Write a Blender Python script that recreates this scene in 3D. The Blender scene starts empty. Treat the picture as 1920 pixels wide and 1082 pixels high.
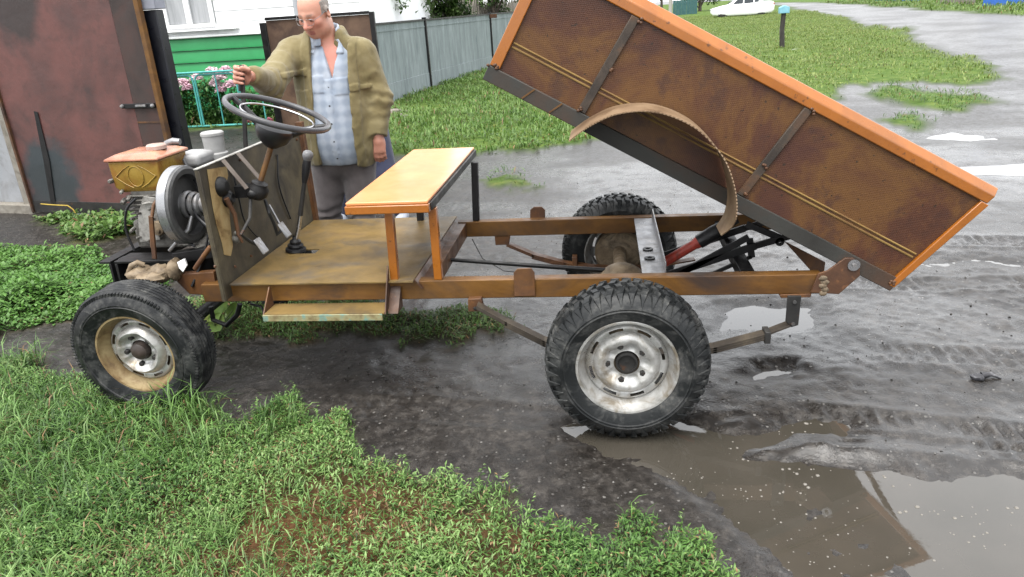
import bpy, bmesh, math, random
import numpy as np
from mathutils import Vector, Matrix
R = math.radians
scene = bpy.context.scene
COL = scene.collection

# ------------------------------------------------------------------ camera
CF = 1382.26                       # focal length in pixels of the 1920 px wide photograph
CAM = np.array([-.0775, -2.5628, 1.645])
PITCH, YAW, ROLL = .3641, -.1353, -.0635
_f = np.array([math.sin(YAW)*math.cos(PITCH), math.cos(YAW)*math.cos(PITCH), -math.sin(PITCH)])
_r = np.array([math.cos(YAW), -math.sin(YAW), 0.0]); _u = np.cross(_r, _f)
_r, _u = math.cos(ROLL)*_r + math.sin(ROLL)*_u, -math.sin(ROLL)*_r + math.cos(ROLL)*_u
cd = bpy.data.cameras.new('camera'); cam = bpy.data.objects.new('camera', cd); COL.objects.link(cam)
cd.sensor_width = 36.0; cd.lens = CF/1920*36.0; cd.clip_start = .05; cd.clip_end = 900
cam.matrix_world = Matrix(((_r[0], _u[0], -_f[0], CAM[0]), (_r[1], _u[1], -_f[1], CAM[1]), (_r[2], _u[2], -_f[2], CAM[2]), (0, 0, 0, 1)))
scene.camera = cam

# ------------------------------------------------------------------ sky, sun, exposure (bright overcast after rain)
SUN_EL, SUN_AZ = R(72), R(205)
world = bpy.data.worlds.new('World'); scene.world = world; world.use_nodes = True
wn, wl = world.node_tree.nodes, world.node_tree.links
bg = wn['Background']
sky = wn.new('ShaderNodeTexSky'); sky.sky_type = 'NISHITA'; sky.sun_disc = False
sky.sun_elevation = SUN_EL; sky.sun_rotation = SUN_AZ; sky.dust_density = 4.0; sky.air_density = 1.0; sky.ozone_density = 1.0
hs = wn.new('ShaderNodeHueSaturation'); hs.inputs['Saturation'].default_value = .22
wl.new(sky.outputs[0], hs.inputs['Color'])
mx = wn.new('ShaderNodeMix'); mx.data_type = 'RGBA'; mx.inputs[0].default_value = .65      # cloud layer evens the sky out
mx.inputs[7].default_value = (6.15, 6.25, 6.4, 1)
wl.new(hs.outputs[0], mx.inputs[6]); wl.new(mx.outputs[2], bg.inputs['Color'])
bg.inputs['Strength'].default_value = .12
sd = bpy.data.lights.new('sun', 'SUN'); sd.energy = 1.5; sd.angle = R(50); sd.color = (1, .97, .92)
sun = bpy.data.objects.new('sun', sd); COL.objects.link(sun)
sdir = Vector((math.sin(SUN_AZ)*math.cos(SUN_EL), math.cos(SUN_AZ)*math.cos(SUN_EL), math.sin(SUN_EL)))
sun.rotation_euler = sdir.to_track_quat('Z', 'Y').to_euler(); sun.location = (0, 0, 12)
vs = scene.view_settings; vs.view_transform = 'Standard'; vs.look = 'None'; vs.gamma = 1; vs.use_curve_mapping = False
vs.exposure = 2.0

# ------------------------------------------------------------------ photograph pixel -> point of the place
def ray(x, y): return _f + (x-960)/CF*_r - (y-541)/CF*_u
def at(x, y, Y): d = ray(x, y); return CAM + d*(Y-CAM[1])/d[1]        # on the upright plane y = Y
def ax(x, y, X): d = ray(x, y); return CAM + d*(X-CAM[0])/d[0]        # on the upright plane x = X
def gz(x, y, z=0): d = ray(x, y); return CAM + d*(z-CAM[2])/d[2]      # on the level z

# ------------------------------------------------------------------ noise
def _h(ix, iy, iz, s):
    n = (ix*374761393 + iy*668265263 + iz*2147483647 + s*1274126177) & 0xffffffff
    n = ((n ^ (n >> 13))*1274126177) & 0xffffffff
    n = ((n ^ (n >> 16))*2246822519) & 0xffffffff
    return ((n ^ (n >> 15)) & 0xffff)/65535.0
def vn(x, y, z=None, s=0):
    x = np.asarray(x, float); y = np.asarray(y, float); z = np.zeros_like(x) if z is None else np.asarray(z, float)
    i, j, k = np.floor(x).astype(np.int64), np.floor(y).astype(np.int64), np.floor(z).astype(np.int64)
    a, b, c = x-i, y-j, z-k
    a = a*a*(3-2*a); b = b*b*(3-2*b); c = c*c*(3-2*c)
    def H(p, q, r): return _h(i+p, j+q, k+r, s)
    r0 = (H(0,0,0)*(1-a)+H(1,0,0)*a)*(1-b) + (H(0,1,0)*(1-a)+H(1,1,0)*a)*b
    if not np.any(c): return r0*2-1
    r1 = (H(0,0,1)*(1-a)+H(1,0,1)*a)*(1-b) + (H(0,1,1)*(1-a)+H(1,1,1)*a)*b
    return (r0*(1-c)+r1*c)*2-1
def fb(x, y, s=0, o=4, z=None):
    t = 0; a = .5; f = 1.0
    for q in range(o): t = t + a*vn(np.asarray(x)*f, np.asarray(y)*f, None if z is None else np.asarray(z)*f, s+q); a *= .5; f *= 2.03
    return t
def sst(a, b, x): t = np.clip((x-a)/(b-a), 0, 1); return t*t*(3-2*t)
def sdist(poly, x, y):                                                # signed distance to a polygon, negative inside
    P = np.array(poly, float); d = np.full(np.shape(x), 1e9); ins = np.zeros(np.shape(x), bool)
    for (x0, y0), (x1, y1) in zip(P, np.roll(P, -1, 0)):
        ex, ey = x1-x0, y1-y0; t = np.clip(((x-x0)*ex+(y-y0)*ey)/(ex*ex+ey*ey+1e-12), 0, 1)
        d = np.minimum(d, np.hypot(x-x0-t*ex, y-y0-t*ey))
        c = (y0 > y) != (y1 > y); ins ^= c & (x < ex*(y-y0)/(ey if ey else 1e-9)+x0)
    return np.where(ins, -d, d)

# ------------------------------------------------------------------ mesh helpers
def V(p): return np.array(p, float)
def unit(v): v = V(v); return v/np.linalg.norm(v)
class MB:
    def __init__(s): s.v = []; s.f = []
    def add(s, vs_, fs):
        o = len(s.v); s.v += [tuple(p) for p in vs_]; s.f += [tuple(i+o for i in f) for f in fs]; return s
    def obox(s, c, a, b, d):                                           # centre and three half axes
        c, a, b, d = V(c), V(a), V(b), V(d)
        if np.dot(np.cross(a, b), d) < 0: a = -a
        p = [c+i*a+j*b+k*d for k in (-1, 1) for j in (-1, 1) for i in (-1, 1)]
        return s.add(p, [(0,2,3,1), (4,5,7,6), (0,1,5,4), (2,6,7,3), (0,4,6,2), (1,3,7,5)])
    def box(s, x0, x1, y0, y1, z0, z1):
        return s.obox(((x0+x1)/2, (y0+y1)/2, (z0+z1)/2), (abs(x1-x0)/2, 0, 0), (0, abs(y1-y0)/2, 0), (0, 0, abs(z1-z0)/2))
    def bar(s, p0, p1, w, h, up=(0, 0, 1)):                            # beam along p0-p1, h thick along up, w sideways
        p0, p1 = V(p0), V(p1); t = p1-p0; L = np.linalg.norm(t); t = t/L
        sd_ = unit(np.cross(t, V(up))); u = np.cross(sd_, t)
        return s.obox((p0+p1)/2, t*L/2, sd_*w/2, u*h/2)
    def tube(s, pts, r, n=10, closed=False):
        P = [V(p) for p in pts]; m = len(P); rr = r if hasattr(r, '__len__') else [r]*m; o = len(s.v); ref = None
        for i, p in enumerate(P):
            t = (P[(i+1) % m]-P[i-1]) if closed else (P[min(i+1, m-1)]-P[max(i-1, 0)]); t = unit(t)
            if ref is None:
                ref = np.cross(t, (0, 0, 1)) if abs(t[2]) < .9 else np.cross(t, (1, 0, 0))
            a = unit(ref-np.dot(ref, t)*t); b = np.cross(t, a); ref = a
            s.v += [tuple(p+rr[i]*(math.cos(q)*a+math.sin(q)*b)) for q in (2*math.pi*k/n for k in range(n))]
        for i in range(m if closed else m-1):
            j = (i+1) % m
            s.f += [(o+i*n+k, o+i*n+(k+1) % n, o+j*n+(k+1) % n, o+j*n+k) for k in range(n)]
        if not closed:
            s.f.append(tuple(o+k for k in reversed(range(n)))); s.f.append(tuple(o+(m-1)*n+k for k in range(n)))
        return s
    def lathe(s, prof, c, axis, n=48, skip=None, close=False, ref=None):  # prof: (radius, along axis)
        c, axis = V(c), unit(axis); ref = V(ref) if ref is not None else (V((0, 0, 1)) if abs(axis[2]) < .9 else V((1, 0, 0)))
        a = unit(ref-np.dot(ref, axis)*axis); b = np.cross(axis, a); o = len(s.v); m = len(prof)
        for (r_, h) in prof:
            s.v += [tuple(c+axis*h+r_*(math.cos(q)*a+math.sin(q)*b)) for q in (2*math.pi*k/n for k in range(n))]
        for i in range(m if close else m-1):
            j = (i+1) % m
            for k in range(n):
                if skip and skip(i, k): continue
                s.f.append((o+i*n+k, o+i*n+(k+1) % n, o+j*n+(k+1) % n, o+j*n+k))
        return s
    def prism(s, poly, d):                                             # planar polygon pushed along d
        P = [V(p) for p in poly]; d = V(d); n = len(P); N = np.zeros(3)
        for i in range(n): N += np.cross(P[i]-P[0], P[(i+1) % n]-P[0])
        if np.dot(N, d) > 0: P = P[::-1]
        return s.add(P+[p+d for p in P], [tuple(range(n)), tuple(range(2*n-1, n-1, -1))] + [(i, i+n, (i+1) % n+n, (i+1) % n) for i in range(n)])
    def ell(s, c, rx, ry, rz, n=16, m=10, rot=None, jit=0, seed=0):
        rng = np.random.RandomState(seed); o = len(s.v); M = np.eye(3) if rot is None else np.array(rot)
        for i in range(m+1):
            th = math.pi*i/m
            for k in range(n):
                p = V((rx*math.sin(th)*math.cos(2*math.pi*k/n), ry*math.sin(th)*math.sin(2*math.pi*k/n), rz*math.cos(th)))
                if jit and 0 < i < m: p = p*(1+jit*(rng.rand()-.5))
                s.v.append(tuple(V(c)+M@p))
        for i in range(m):
            for k in range(n): s.f.append((o+i*n+k, o+(i+1)*n+k, o+(i+1)*n+(k+1) % n, o+i*n+(k+1) % n))
        return s
    def mesh(s, name, mat, smooth=30):
        me = bpy.data.meshes.new(name); me.from_pydata(s.v, [], s.f); me.update()
        if mat is not None: me.materials.append(mat)
        if smooth:
            me.polygons.foreach_set('use_smooth', [True]*len(me.polygons)); me.set_sharp_from_angle(angle=R(smooth))
        return me
    def build(s, name, mat, parent=None, smooth=30, bevel=0, seg=2):
        return link(name, s.mesh(name, mat, smooth), parent, bevel, seg)
def link(name, me, parent=None, bevel=0, seg=2):
    o = bpy.data.objects.new(name, me); COL.objects.link(o)
    if parent is not None:
        o.parent = parent
        if parent.parent is None: o.location = -parent.location        # parts are written in place coordinates
    if bevel:
        b = o.modifiers.new('bevel', 'BEVEL'); b.width = bevel; b.segments = seg; b.limit_method = 'ANGLE'; b.angle_limit = R(40)
    return o
def thing(name, label, cat, loc=(0, 0, 0), group=None):
    o = bpy.data.objects.new(name, None); COL.objects.link(o); o.location = loc; o.empty_display_size = .1
    return tag(o, label, cat, group)
def tag(o, label, cat=None, group=None):
    o['label'] = label
    if cat: o['category'] = cat
    if group: o['group'] = group
    return o
def kind(o, k): o['kind'] = k; return o
def npmesh(name, verts, quads=None, tris=None, mat=None, smooth=True, cols=None):
    me = bpy.data.meshes.new(name); verts = np.asarray(verts, np.float32); me.vertices.add(len(verts)); me.vertices.foreach_set('co', verts.ravel())
    idx = []; st = []; n = 0
    for F, k in ((quads, 4), (tris, 3)):
        if F is not None and len(F):
            idx.append(np.asarray(F, np.int32).ravel()); st.append(n+np.arange(len(F))*k); n += len(F)*k
    idx = np.concatenate(idx); st = np.concatenate(st).astype(np.int32)
    me.loops.add(len(idx)); me.loops.foreach_set('vertex_index', idx); me.polygons.add(len(st)); me.polygons.foreach_set('loop_start', st)
    me.update(calc_edges=True)
    if smooth: me.polygons.foreach_set('use_smooth', np.ones(len(st), bool))
    if cols is not None:
        a = me.color_attributes.new('col', 'FLOAT_COLOR', 'POINT'); a.data.foreach_set('color', np.asarray(cols, np.float32).ravel())
    if mat: me.materials.append(mat)
    return me

# ------------------------------------------------------------------ materials
class NT:
    def __init__(s, name):
        s.m = bpy.data.materials.new(name); s.m.use_nodes = True; s.n = s.m.node_tree.nodes; s.l = s.m.node_tree.links
        s.b = s.n['Principled BSDF']; s.tc = s.n.new('ShaderNodeTexCoord'); s.co = s.tc.outputs['Object']
    def map(s, scale=(1, 1, 1), rot=(0, 0, 0), co=None):
        q = s.n.new('ShaderNodeMapping'); q.inputs['Scale'].default_value = scale; q.inputs['Rotation'].default_value = rot
        s.l.new(co or s.co, q.inputs[0]); return q.outputs[0]
    def noise(s, scale, detail=6, rough=.55, dist=0, co=None):
        q = s.n.new('ShaderNodeTexNoise'); q.inputs['Scale'].default_value = scale; q.inputs['Detail'].default_value = detail
        q.inputs['Roughness'].default_value = rough; q.inputs['Distortion'].default_value = dist; s.l.new(co or s.co, q.inputs['Vector']); return q.outputs['Fac']
    def vor(s, scale, co=None, feat='F1', out='Distance', rnd=1):
        q = s.n.new('ShaderNodeTexVoronoi'); q.feature = feat; q.inputs['Scale'].default_value = scale; q.inputs['Randomness'].default_value = rnd
        s.l.new(co or s.co, q.inputs['Vector']); return q.outputs[out]
    def ramp(s, fac, stops):
        q = s.n.new('ShaderNodeValToRGB'); e = q.color_ramp.elements
        while len(e) < len(stops): e.new(.5)
        for k, (p, c) in zip(e, stops): k.position = p; k.color = (*c, 1) if len(c) == 3 else c
        s.l.new(fac, q.inputs[0]); return q.outputs[0]
    def rng(s, fac, a, b, c, d):
        q = s.n.new('ShaderNodeMapRange'); s.l.new(fac, q.inputs[0])
        for i, v in enumerate((a, b, c, d)): q.inputs[1+i].default_value = v
        return q.outputs[0]
    def mix(s, fac, A, B, mode='MIX'):
        q = s.n.new('ShaderNodeMix'); q.data_type = 'RGBA'; q.blend_type = mode
        for i, v in ((0, fac), (6, A), (7, B)):
            if hasattr(v, 'is_output'): s.l.new(v, q.inputs[i])
            elif i == 0: q.inputs[0].default_value = v
            else: q.inputs[i].default_value = (*v, 1)
        return q.outputs[2]
    def math(s, op, a, b=0):
        q = s.n.new('ShaderNodeMath'); q.operation = op
        for i, v in ((0, a), (1, b)):
            if hasattr(v, 'is_output'): s.l.new(v, q.inputs[i])
            else: q.inputs[i].default_value = v
        return q.outputs[0]
    def attr(s, name, out='Fac'):
        q = s.n.new('ShaderNodeAttribute'); q.attribute_name = name; return q.outputs[out]
    def bump(s, h, strength=.3, dist=.01, nrm=None):
        q = s.n.new('ShaderNodeBump'); q.inputs['Strength'].default_value = strength; q.inputs['Distance'].default_value = dist
        s.l.new(h, q.inputs['Height'])
        if nrm: s.l.new(nrm, q.inputs['Normal'])
        s.l.new(q.outputs[0], s.b.inputs['Normal']); return q.outputs[0]
    def set(s, **k):
        for n_, v in k.items():
            i = s.b.inputs[n_.replace('_', ' ')]
            if hasattr(v, 'is_output'): s.l.new(v, i)
            else: i.default_value = (*v, 1) if i.type == 'RGBA' and len(v) == 3 else v
        return s
_mc = {}
GAIN = {'orange rust steel': .42, 'rusty brown steel': .55, 'orange paint': .46, 'orange painted board': .8, 'whitewashed wall': .36, 'stained plaster': .5, 'bright machined band': .5, 'mustard tank paint': .5, 'faded red tank lid': .62, 'grey flywheel': .5, 'dull white cowl': .55, 'scuffed white edge': .6, 'grimy olive steel sheet': .56, 'black painted steel': .3, 'dark grey steel': .36, 'navy blue-black paint': .3, 'faded teal paint': .3, 'dark brown strip paint': .55, 'rusty ochre rim paint': .6, 'oily grey casting': .6, 'silver wheel paint': .8, 'white paint': 1, 'white siding': 1, 'green siding': 1.15, 'dull white can': .5, 'bark': 1, 'white car paint': 1, 'grey drainpipe': .9}
def surf(name, *a, **k):
    if name not in _mc: _mc[name] = _surf(name, *a, **k)
    return _mc[name]
def _surf(name, stops, scale=6, rough=(.45, .8), metal=0, bump=.25, bscale=60, bdist=.003, detail=7, dist=.4, speck=None, spec=.27, stretch=(1, 1, 1), dirt=None, dscale=3, gain=None, coat=0):
    g_ = GAIN.get(name, .72) if gain is None else gain; sc = lambda c: tuple(q*g_ for q in c)
    stops = [(p, sc(c)) for p, c in stops]; speck = (sc(speck[0]), *speck[1:]) if speck else None; dirt = (sc(dirt[0]), dirt[1]) if dirt else None
    t = NT(name); co = t.map(stretch)
    c = t.ramp(t.noise(scale, detail, .62, dist, co), stops)
    if speck: c = t.mix(t.rng(t.noise(speck[1], 3, .6), speck[2], speck[2]+.06, 0, speck[3] if len(speck) > 3 else 1), c, speck[0])
    if dirt: c = t.mix(t.rng(t.noise(dscale, 5, .65, .8), .48, .68, 0, dirt[1]), c, dirt[0])
    t.set(Base_Color=c, Roughness=t.rng(t.noise(scale*2.3, 4), .3, .7, rough[0], rough[1]), Metallic=metal, Specular_IOR_Level=spec)
    if bump: t.bump(t.noise(bscale, 4, .6), bump, bdist)
    if coat: t.set(Coat_Weight=coat, Coat_Roughness=.12)
    return t.m
M = {}
M['rust'] = surf('rusty brown steel', [(.28, (.05, .027, .018)), (.45, (.115, .055, .03)), (.6, (.19, .085, .03)), (.75, (.085, .05, .036))], 5, (.35, .7), speck=((.24, .11, .05), 40, .62, .6), dirt=((.035, .028, .025), .7))
M['rust_orange'] = surf('orange rust steel', [(.3, (.09, .045, .022)), (.45, (.2, .09, .022)), (.6, (.3, .14, .03)), (.75, (.12, .06, .03))], 4, (.35, .65), stretch=(.5, 1, 1.6), dirt=((.07, .045, .035), .95), dscale=2)
M['dark_steel'] = surf('dark grey steel', [(.3, (.028, .028, .028)), (.55, (.06, .058, .055)), (.75, (.1, .085, .07))], 6, (.35, .65), speck=((.16, .07, .03), 25, .64, .7))
M['black_steel'] = surf('black painted steel', [(.3, (.012, .012, .013)), (.6, (.028, .027, .028)), (.8, (.06, .045, .035))], 8, (.3, .6))
M['grey_metal'] = surf('bare grey metal', [(.3, (.2, .2, .205)), (.6, (.36, .36, .37)), (.8, (.45, .45, .46))], 9, (.25, .5), metal=.6, dirt=((.12, .085, .05), .6), dscale=9)
M['chrome'] = surf('polished metal', [(.3, (.5, .5, .51)), (.7, (.75, .75, .76))], 12, (.12, .3), metal=1, bump=.05)
M['cast'] = surf('oily grey casting', [(.3, (.1, .095, .085)), (.5, (.22, .21, .19)), (.7, (.34, .33, .3))], 14, (.35, .65), metal=.25, bump=.5, bscale=90, dirt=((.04, .032, .025), .85), dscale=16)
M['tan_cast'] = surf('muddy tan casting', [(.3, (.1, .07, .045)), (.5, (.2, .15, .095)), (.7, (.29, .23, .16))], 14, (.5, .8), bump=.6, bscale=60, dirt=((.045, .035, .025), .8), dscale=12)
M['orange'] = surf('orange paint', [(.3, (.45, .135, .012)), (.5, (.54, .175, .018)), (.7, (.48, .145, .012))], 5, (.2, .4), coat=.6, dirt=((.26, .085, .012), .55), dscale=2.5, bump=.12, bscale=140, bdist=.001, speck=((.12, .045, .015), 30, .665, .8))
M['orange_board'] = surf('orange painted board', [(.3, (.6, .23, .075)), (.5, (.66, .3, .13)), (.7, (.58, .2, .06))], 2.2, (.3, .5), coat=.5, bump=.18, bscale=160, bdist=.001, stretch=(1, .4, 1), dirt=((.5, .18, .06), .5), dscale=3.5)
M['rubber'] = None
M['plastic'] = surf('black plastic', [(.3, (.012, .012, .013)), (.7, (.022, .022, .024))], 10, (.28, .42), bump=.05)
M['grey_plastic'] = surf('grey plastic', [(.3, (.05, .05, .055)), (.7, (.085, .085, .09))], 10, (.22, .35), bump=.03)
def rubber(name, lo, hi, amt, sc):
    t = NT(name); d = t.rng(t.noise(sc, 8, .7, .6), .46, .66, 0, amt); d2 = t.rng(t.noise(70, 3, .6), .5, .68, 0, .6)
    c = t.mix(d, lo, hi); c = t.mix(t.math('MULTIPLY', d, d2), c, (.12, .116, .105)); t.set(Base_Color=c, Roughness=t.rng(d, 0, 1, .42, .75), Specular_IOR_Level=.22); t.bump(t.noise(55, 5, .6), .35, .004); return t.m
M['rubber'] = rubber('wet worn rubber', (.009, .01, .0105), (.05, .051, .05), .85, 9)
M['rubber2'] = rubber('smooth worn rubber', (.008, .0087, .0095), (.055, .056, .054), .7, 12)
M['silver'] = surf('silver wheel paint', [(.25, (.12, .116, .105)), (.42, (.38, .375, .355)), (.6, (.52, .52, .51)), (.8, (.44, .435, .42))], 11, (.24, .46), metal=.45, bump=.35, bscale=35, bdist=.004, dirt=((.16, .115, .055), .75), dscale=9)
M['ochre'] = surf('rusty ochre rim paint', [(.3, (.09, .05, .025)), (.45, (.25, .17, .08)), (.6, (.38, .29, .15)), (.78, (.19, .11, .045))], 10, (.4, .7), bump=.4, bscale=40, bdist=.004)
M['floor_plate'] = surf('rusty ochre floor plate', [(.28, (.085, .06, .032)), (.45, (.17, .115, .045)), (.6, (.235, .155, .055)), (.78, (.13, .085, .05))], 3.2, (.3, .55), dirt=((.075, .07, .065), .7), dscale=4, bump=.2)
M['firewall'] = surf('grimy olive steel sheet', [(.28, (.035, .029, .022)), (.45, (.085, .07, .046)), (.62, (.16, .132, .08)), (.8, (.075, .052, .034))], 2.6, (.4, .65), dirt=((.03, .025, .02), .8), dscale=5)
M['tan_flake'] = surf('flaking tan paint', [(.3, (.15, .085, .03)), (.5, (.36, .25, .11)), (.7, (.42, .32, .16))], 12, (.55, .8), bump=.5)
M['tank'] = surf('mustard tank paint', [(.3, (.2, .1, .02)), (.48, (.42, .26, .05)), (.65, (.5, .33, .07))], 8, (.2, .38), dirt=((.34, .06, .025), .7), dscale=6)
M['tank_top'] = surf('faded red tank lid', [(.3, (.3, .1, .05)), (.5, (.48, .22, .14)), (.7, (.5, .3, .14))], 7, (.2, .36))
M['red'] = surf('red jack paint', [(.3, (.2, .03, .02)), (.5, (.42, .055, .035)), (.7, (.12, .04, .03))], 14, (.3, .5))
M['white_paint'] = surf('white paint', [(.3, (.68, .69, .68)), (.7, (.8, .8, .8))], 4, (.4, .55), bump=.05)
# ================================================================== ground, puddles, grass
def loop(l, z=0): return [tuple(gz(x, y, z)[:2]) for x, y in l]
FORE = [(-3.26,.58),(-3.02,.51),(-2.74,.41),(-2.52,.38),(-2.19,.29),(-1.87,.19),(-1.63,.13),(-1.54,.04),(-1.38,-.05),(-1.2,-.08),(-1.12,-.2),(-1.0,-.3),(-.94,-.39),(-.78,-.36),(-.64,-.38),(-.53,-.44),(-.43,-.34),(-.32,-.46),(-.22,-.54),(-.08,-.58),(.02,-.64),(.15,-.76),(.3,-1.6),(-6,-1.6),(-6,.6)]
MIDL = [(-9,3.2),(-5.4,2.75),(-4.72,2.7),(-3.94,2.43),(-3.1,1.75),(-2.9,1.45),(-3.2,1.2),(-3.48,1.09),(-3.8,1.0),(-6,.9),(-9,.9)]
UNDER = [(-2.75,1.6),(-2.1,1.45),(-1.29,1.34),(-.72,1.26),(-.6,1.05),(-.74,.94),(-1.18,.87),(-1.7,.84),(-2.19,.9)]
DOORP = [(-5.3,3.55),(-5.03,3.66),(-4.3,3.5),(-3.95,3.1),(-4.18,2.85),(-4.82,3.1)]
RIGHTM = [(-3.75,7.8),(-5.0,10.5),(-4.3,13),(-3.3,19),(-2.6,26),(1.0,30),(3.2,22),(1.6,13.5),(.6,9.5),(-.28,6.69),(-.55,6.5),(-1.36,6.21),(-2.2,6.0),(-2.9,6.3)]
MEDIAN = [(-3,30),(-6,90),(0,190),(32,190),(20,88),(15.5,60),(13.19,44.8),(11.1,31.2),(8.57,18.6),(7.3,13.2),(6.61,11.2),(5.69,10.55),(5.2,11.6),(4.62,11.3),(4.0,11.2),(3.2,9.0),(2.2,9.6),(.8,14),(-.6,22)]
ISLAND = [(4.03,9.98),(4.92,11.16),(4.98,9.59),(5.45,9.27),(5.2,8.57),(4.39,7.78),(4.09,8.4)]
CLUMP = [(3.38,7.3),(3.84,7.71),(3.98,7.03),(3.5,6.6)]
CLUMP2 = [(-1.2,4.64),(-1.0,4.8),(-.72,4.36),(-.94,4.2)]
FARS = [(24,84),(19.3,50.5),(18.9,41.6),(16.6,30),(17.5,22),(60,20),(90,140),(24,140)]
GARD = [(-9.5,9.4),(-4.6,9.3),(-4.7,12.0),(-9.5,12.0)]
GRASS = [FORE, MIDL, UNDER, DOORP, RIGHTM, MEDIAN, ISLAND, CLUMP, CLUMP2, FARS, GARD]
def gmask(x, y, which=None):
    x = np.asarray(x, float); y = np.asarray(y, float); s = np.clip(np.hypot(x, y+2)/12, 1, 6)
    wx = x+.3*s*fb(x*2.2/s, y*2.2/s, 11, 5); wy = y+.3*s*fb(x*2.2/s, y*2.2/s, 23, 5); m = np.zeros_like(x)
    for p in (GRASS if which is None else which): m = np.maximum(m, 1-sst(-.13, .09, sdist(p, wx, wy)/s+.2*fb(x*6/s, y*6/s, 29, 4)))
    return m
PUD = {'main': ([(-.36,.17),(.21,.16),(.5,.22),(.8,.24),(1.02,.1),(.9,-.03),(.62,-.02),(.5,-.08),(.8,-.13),(1.08,-.14),(1.45,-.2),(1.9,-.4),(1.8,-.75),(1.2,-.95),(.7,-1.0),(.38,-.86),(.22,-.55),(.06,-.24),(-.3,-.02)], .006, .016),
       'p2': ([(.4,1.2),(.68,1.45),(1.08,1.4),(1.12,1.15),(.8,.95),(.42,.92)], .005, .014),
       'p3': ([(.5,.58),(.63,.69),(.84,.67),(.85,.5),(.66,.4),(.52,.43)], .004, .012),
       'p4': ([(3.4,6.1),(3.85,6.6),(4.3,6.4),(4.1,5.85),(3.7,5.8)], .006, .016),
       'p5': ([(3.0,4.7),(3.4,4.85),(4.9,4.8),(4.6,4.2),(3.6,4.1),(3.1,4.3)], .006, .014),
       'p6': ([(1.75,2.2),(2.3,2.12),(3.0,1.95),(2.9,1.7),(2.2,1.85),(1.75,2.0)], .005, .012),
       'p8': ([(.8,3.3),(1.0,3.4),(1.3,3.2),(1.1,3.0),(.85,3.1)], .004, .012)}
PUD = {k: (p, lv-.008, dp+.007) for k, (p, lv, dp) in PUD.items()}
def height(x, y):
    x = np.asarray(x, float); y = np.asarray(y, float); near = np.exp(-np.clip(np.hypot(x, y)-3, 0, None)/3)
    h = .013*fb(x*1.3, y*1.3, 1, 4) + near*(.011*fb(x*7, y*7, 5, 4)+.006*fb(x*24, y*24, 8, 3)*(.4+sst(-.2, .3, fb(x*1.7, y*1.7, 9, 3)))) + .05*fb(x*.25, y*.25, 3, 3)*sst(3, 12, np.hypot(x, y))
    g = gmask(x, y); h = h+.018*g*(1+fb(x*5, y*5, 31, 3))
    for k, (p, lv, dp) in PUD.items():
        s = 1 if k in ('main', 'p2', 'p3') else 2.2; sd_ = sdist(p, x+.16*s*fb(x*4.5/s, y*4.5/s, 41, 5), y+.16*s*fb(x*4.5/s, y*4.5/s, 47, 5)); w = 1-sst(-.12*s, .05*s, sd_); h = h*(1-.72*w)-dp*w+.003*(1-w)
    # ruts the wheels pressed: rows of lug prints
    for (x0, y0, x1, y1, wd, dep, a0) in ((.72, .16, 3.2, -.34, .17, .012, .0), (-1.3, .22, -.15, .1, .17, .009, .5), (.9, .02, 3.4, -.46, .1, .009, .3), (.4, 1.75, 3.6, 1.5, .17, .01, .2), (-.6, 2.9, 3.0, 2.3, .18, .012, .2), (1.2, .75, 3.5, .4, .15, .008, .1)):
        ex, ey = x1-x0, y1-y0; L = math.hypot(ex, ey); t = ((x-x0)*ex+(y-y0)*ey)/L; c = ((y-y0)*ex-(x-x0)*ey)/L+.02*fb(x*3, y*3, 61, 3)
        w = (1-sst(wd*.42, wd*.62, np.abs(c)))*sst(-.1, .1, t)*(1-sst(L-.1, L+.1, t)); brk = sst(-.25, .1, fb(x*2.6, y*2.6, 67, 3))
        lug = np.sin((t+.35*np.abs(c)*np.sign(c+.01))/.068*2*math.pi+np.where(c > 0, 0, 1.7)); gap = sst(.008, .02, np.abs(c))
        h = h+w*dep*(-.45+brk*gap*.8*np.clip(lug*1.6, -1, 1)) + (.6*dep)*np.exp(-((np.abs(c)-wd*.68)/.03)**2)*sst(-.1, .1, t)*(1-sst(L-.1, L+.1, t))
    h = h+.014*np.exp(-(((x-.8)*.95+(y+.07)*-.3)/.17)**2-((y+.075+.22*(x-.8))/.035)**2)*(1+1.2*fb(x*14, y*14, 71, 4))
    h = h-.03*np.exp(-((x-0)/.16)**2-((y-.11)/.12)**2) - .03*np.exp(-((x+2.16)/.16)**2-((y-.25)/.12)**2)
    return h
def axis(lo, hi, st, far0, far1, gr=1.07):
    c = list(np.arange(lo, hi, st)); s = st; p = c[-1]
    while p < far1: s *= gr; p += s; c.append(p)
    s = st; p = c[0]; b = []
    while p > far0: s *= gr; p -= s; b.append(p)
    return np.array(b[::-1]+c)
gx, gy = axis(-3.3, 2.4, .016, -220, 220), axis(-1.15, 2.3, .016, -30, 320, 1.05)
GX, GY = np.meshgrid(gx, gy); GZ = height(GX, GY); nx_, ny_ = len(gx), len(gy)
ii = (np.arange(ny_-1)[:, None]*nx_+np.arange(nx_-1)[None, :]).ravel()
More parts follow.
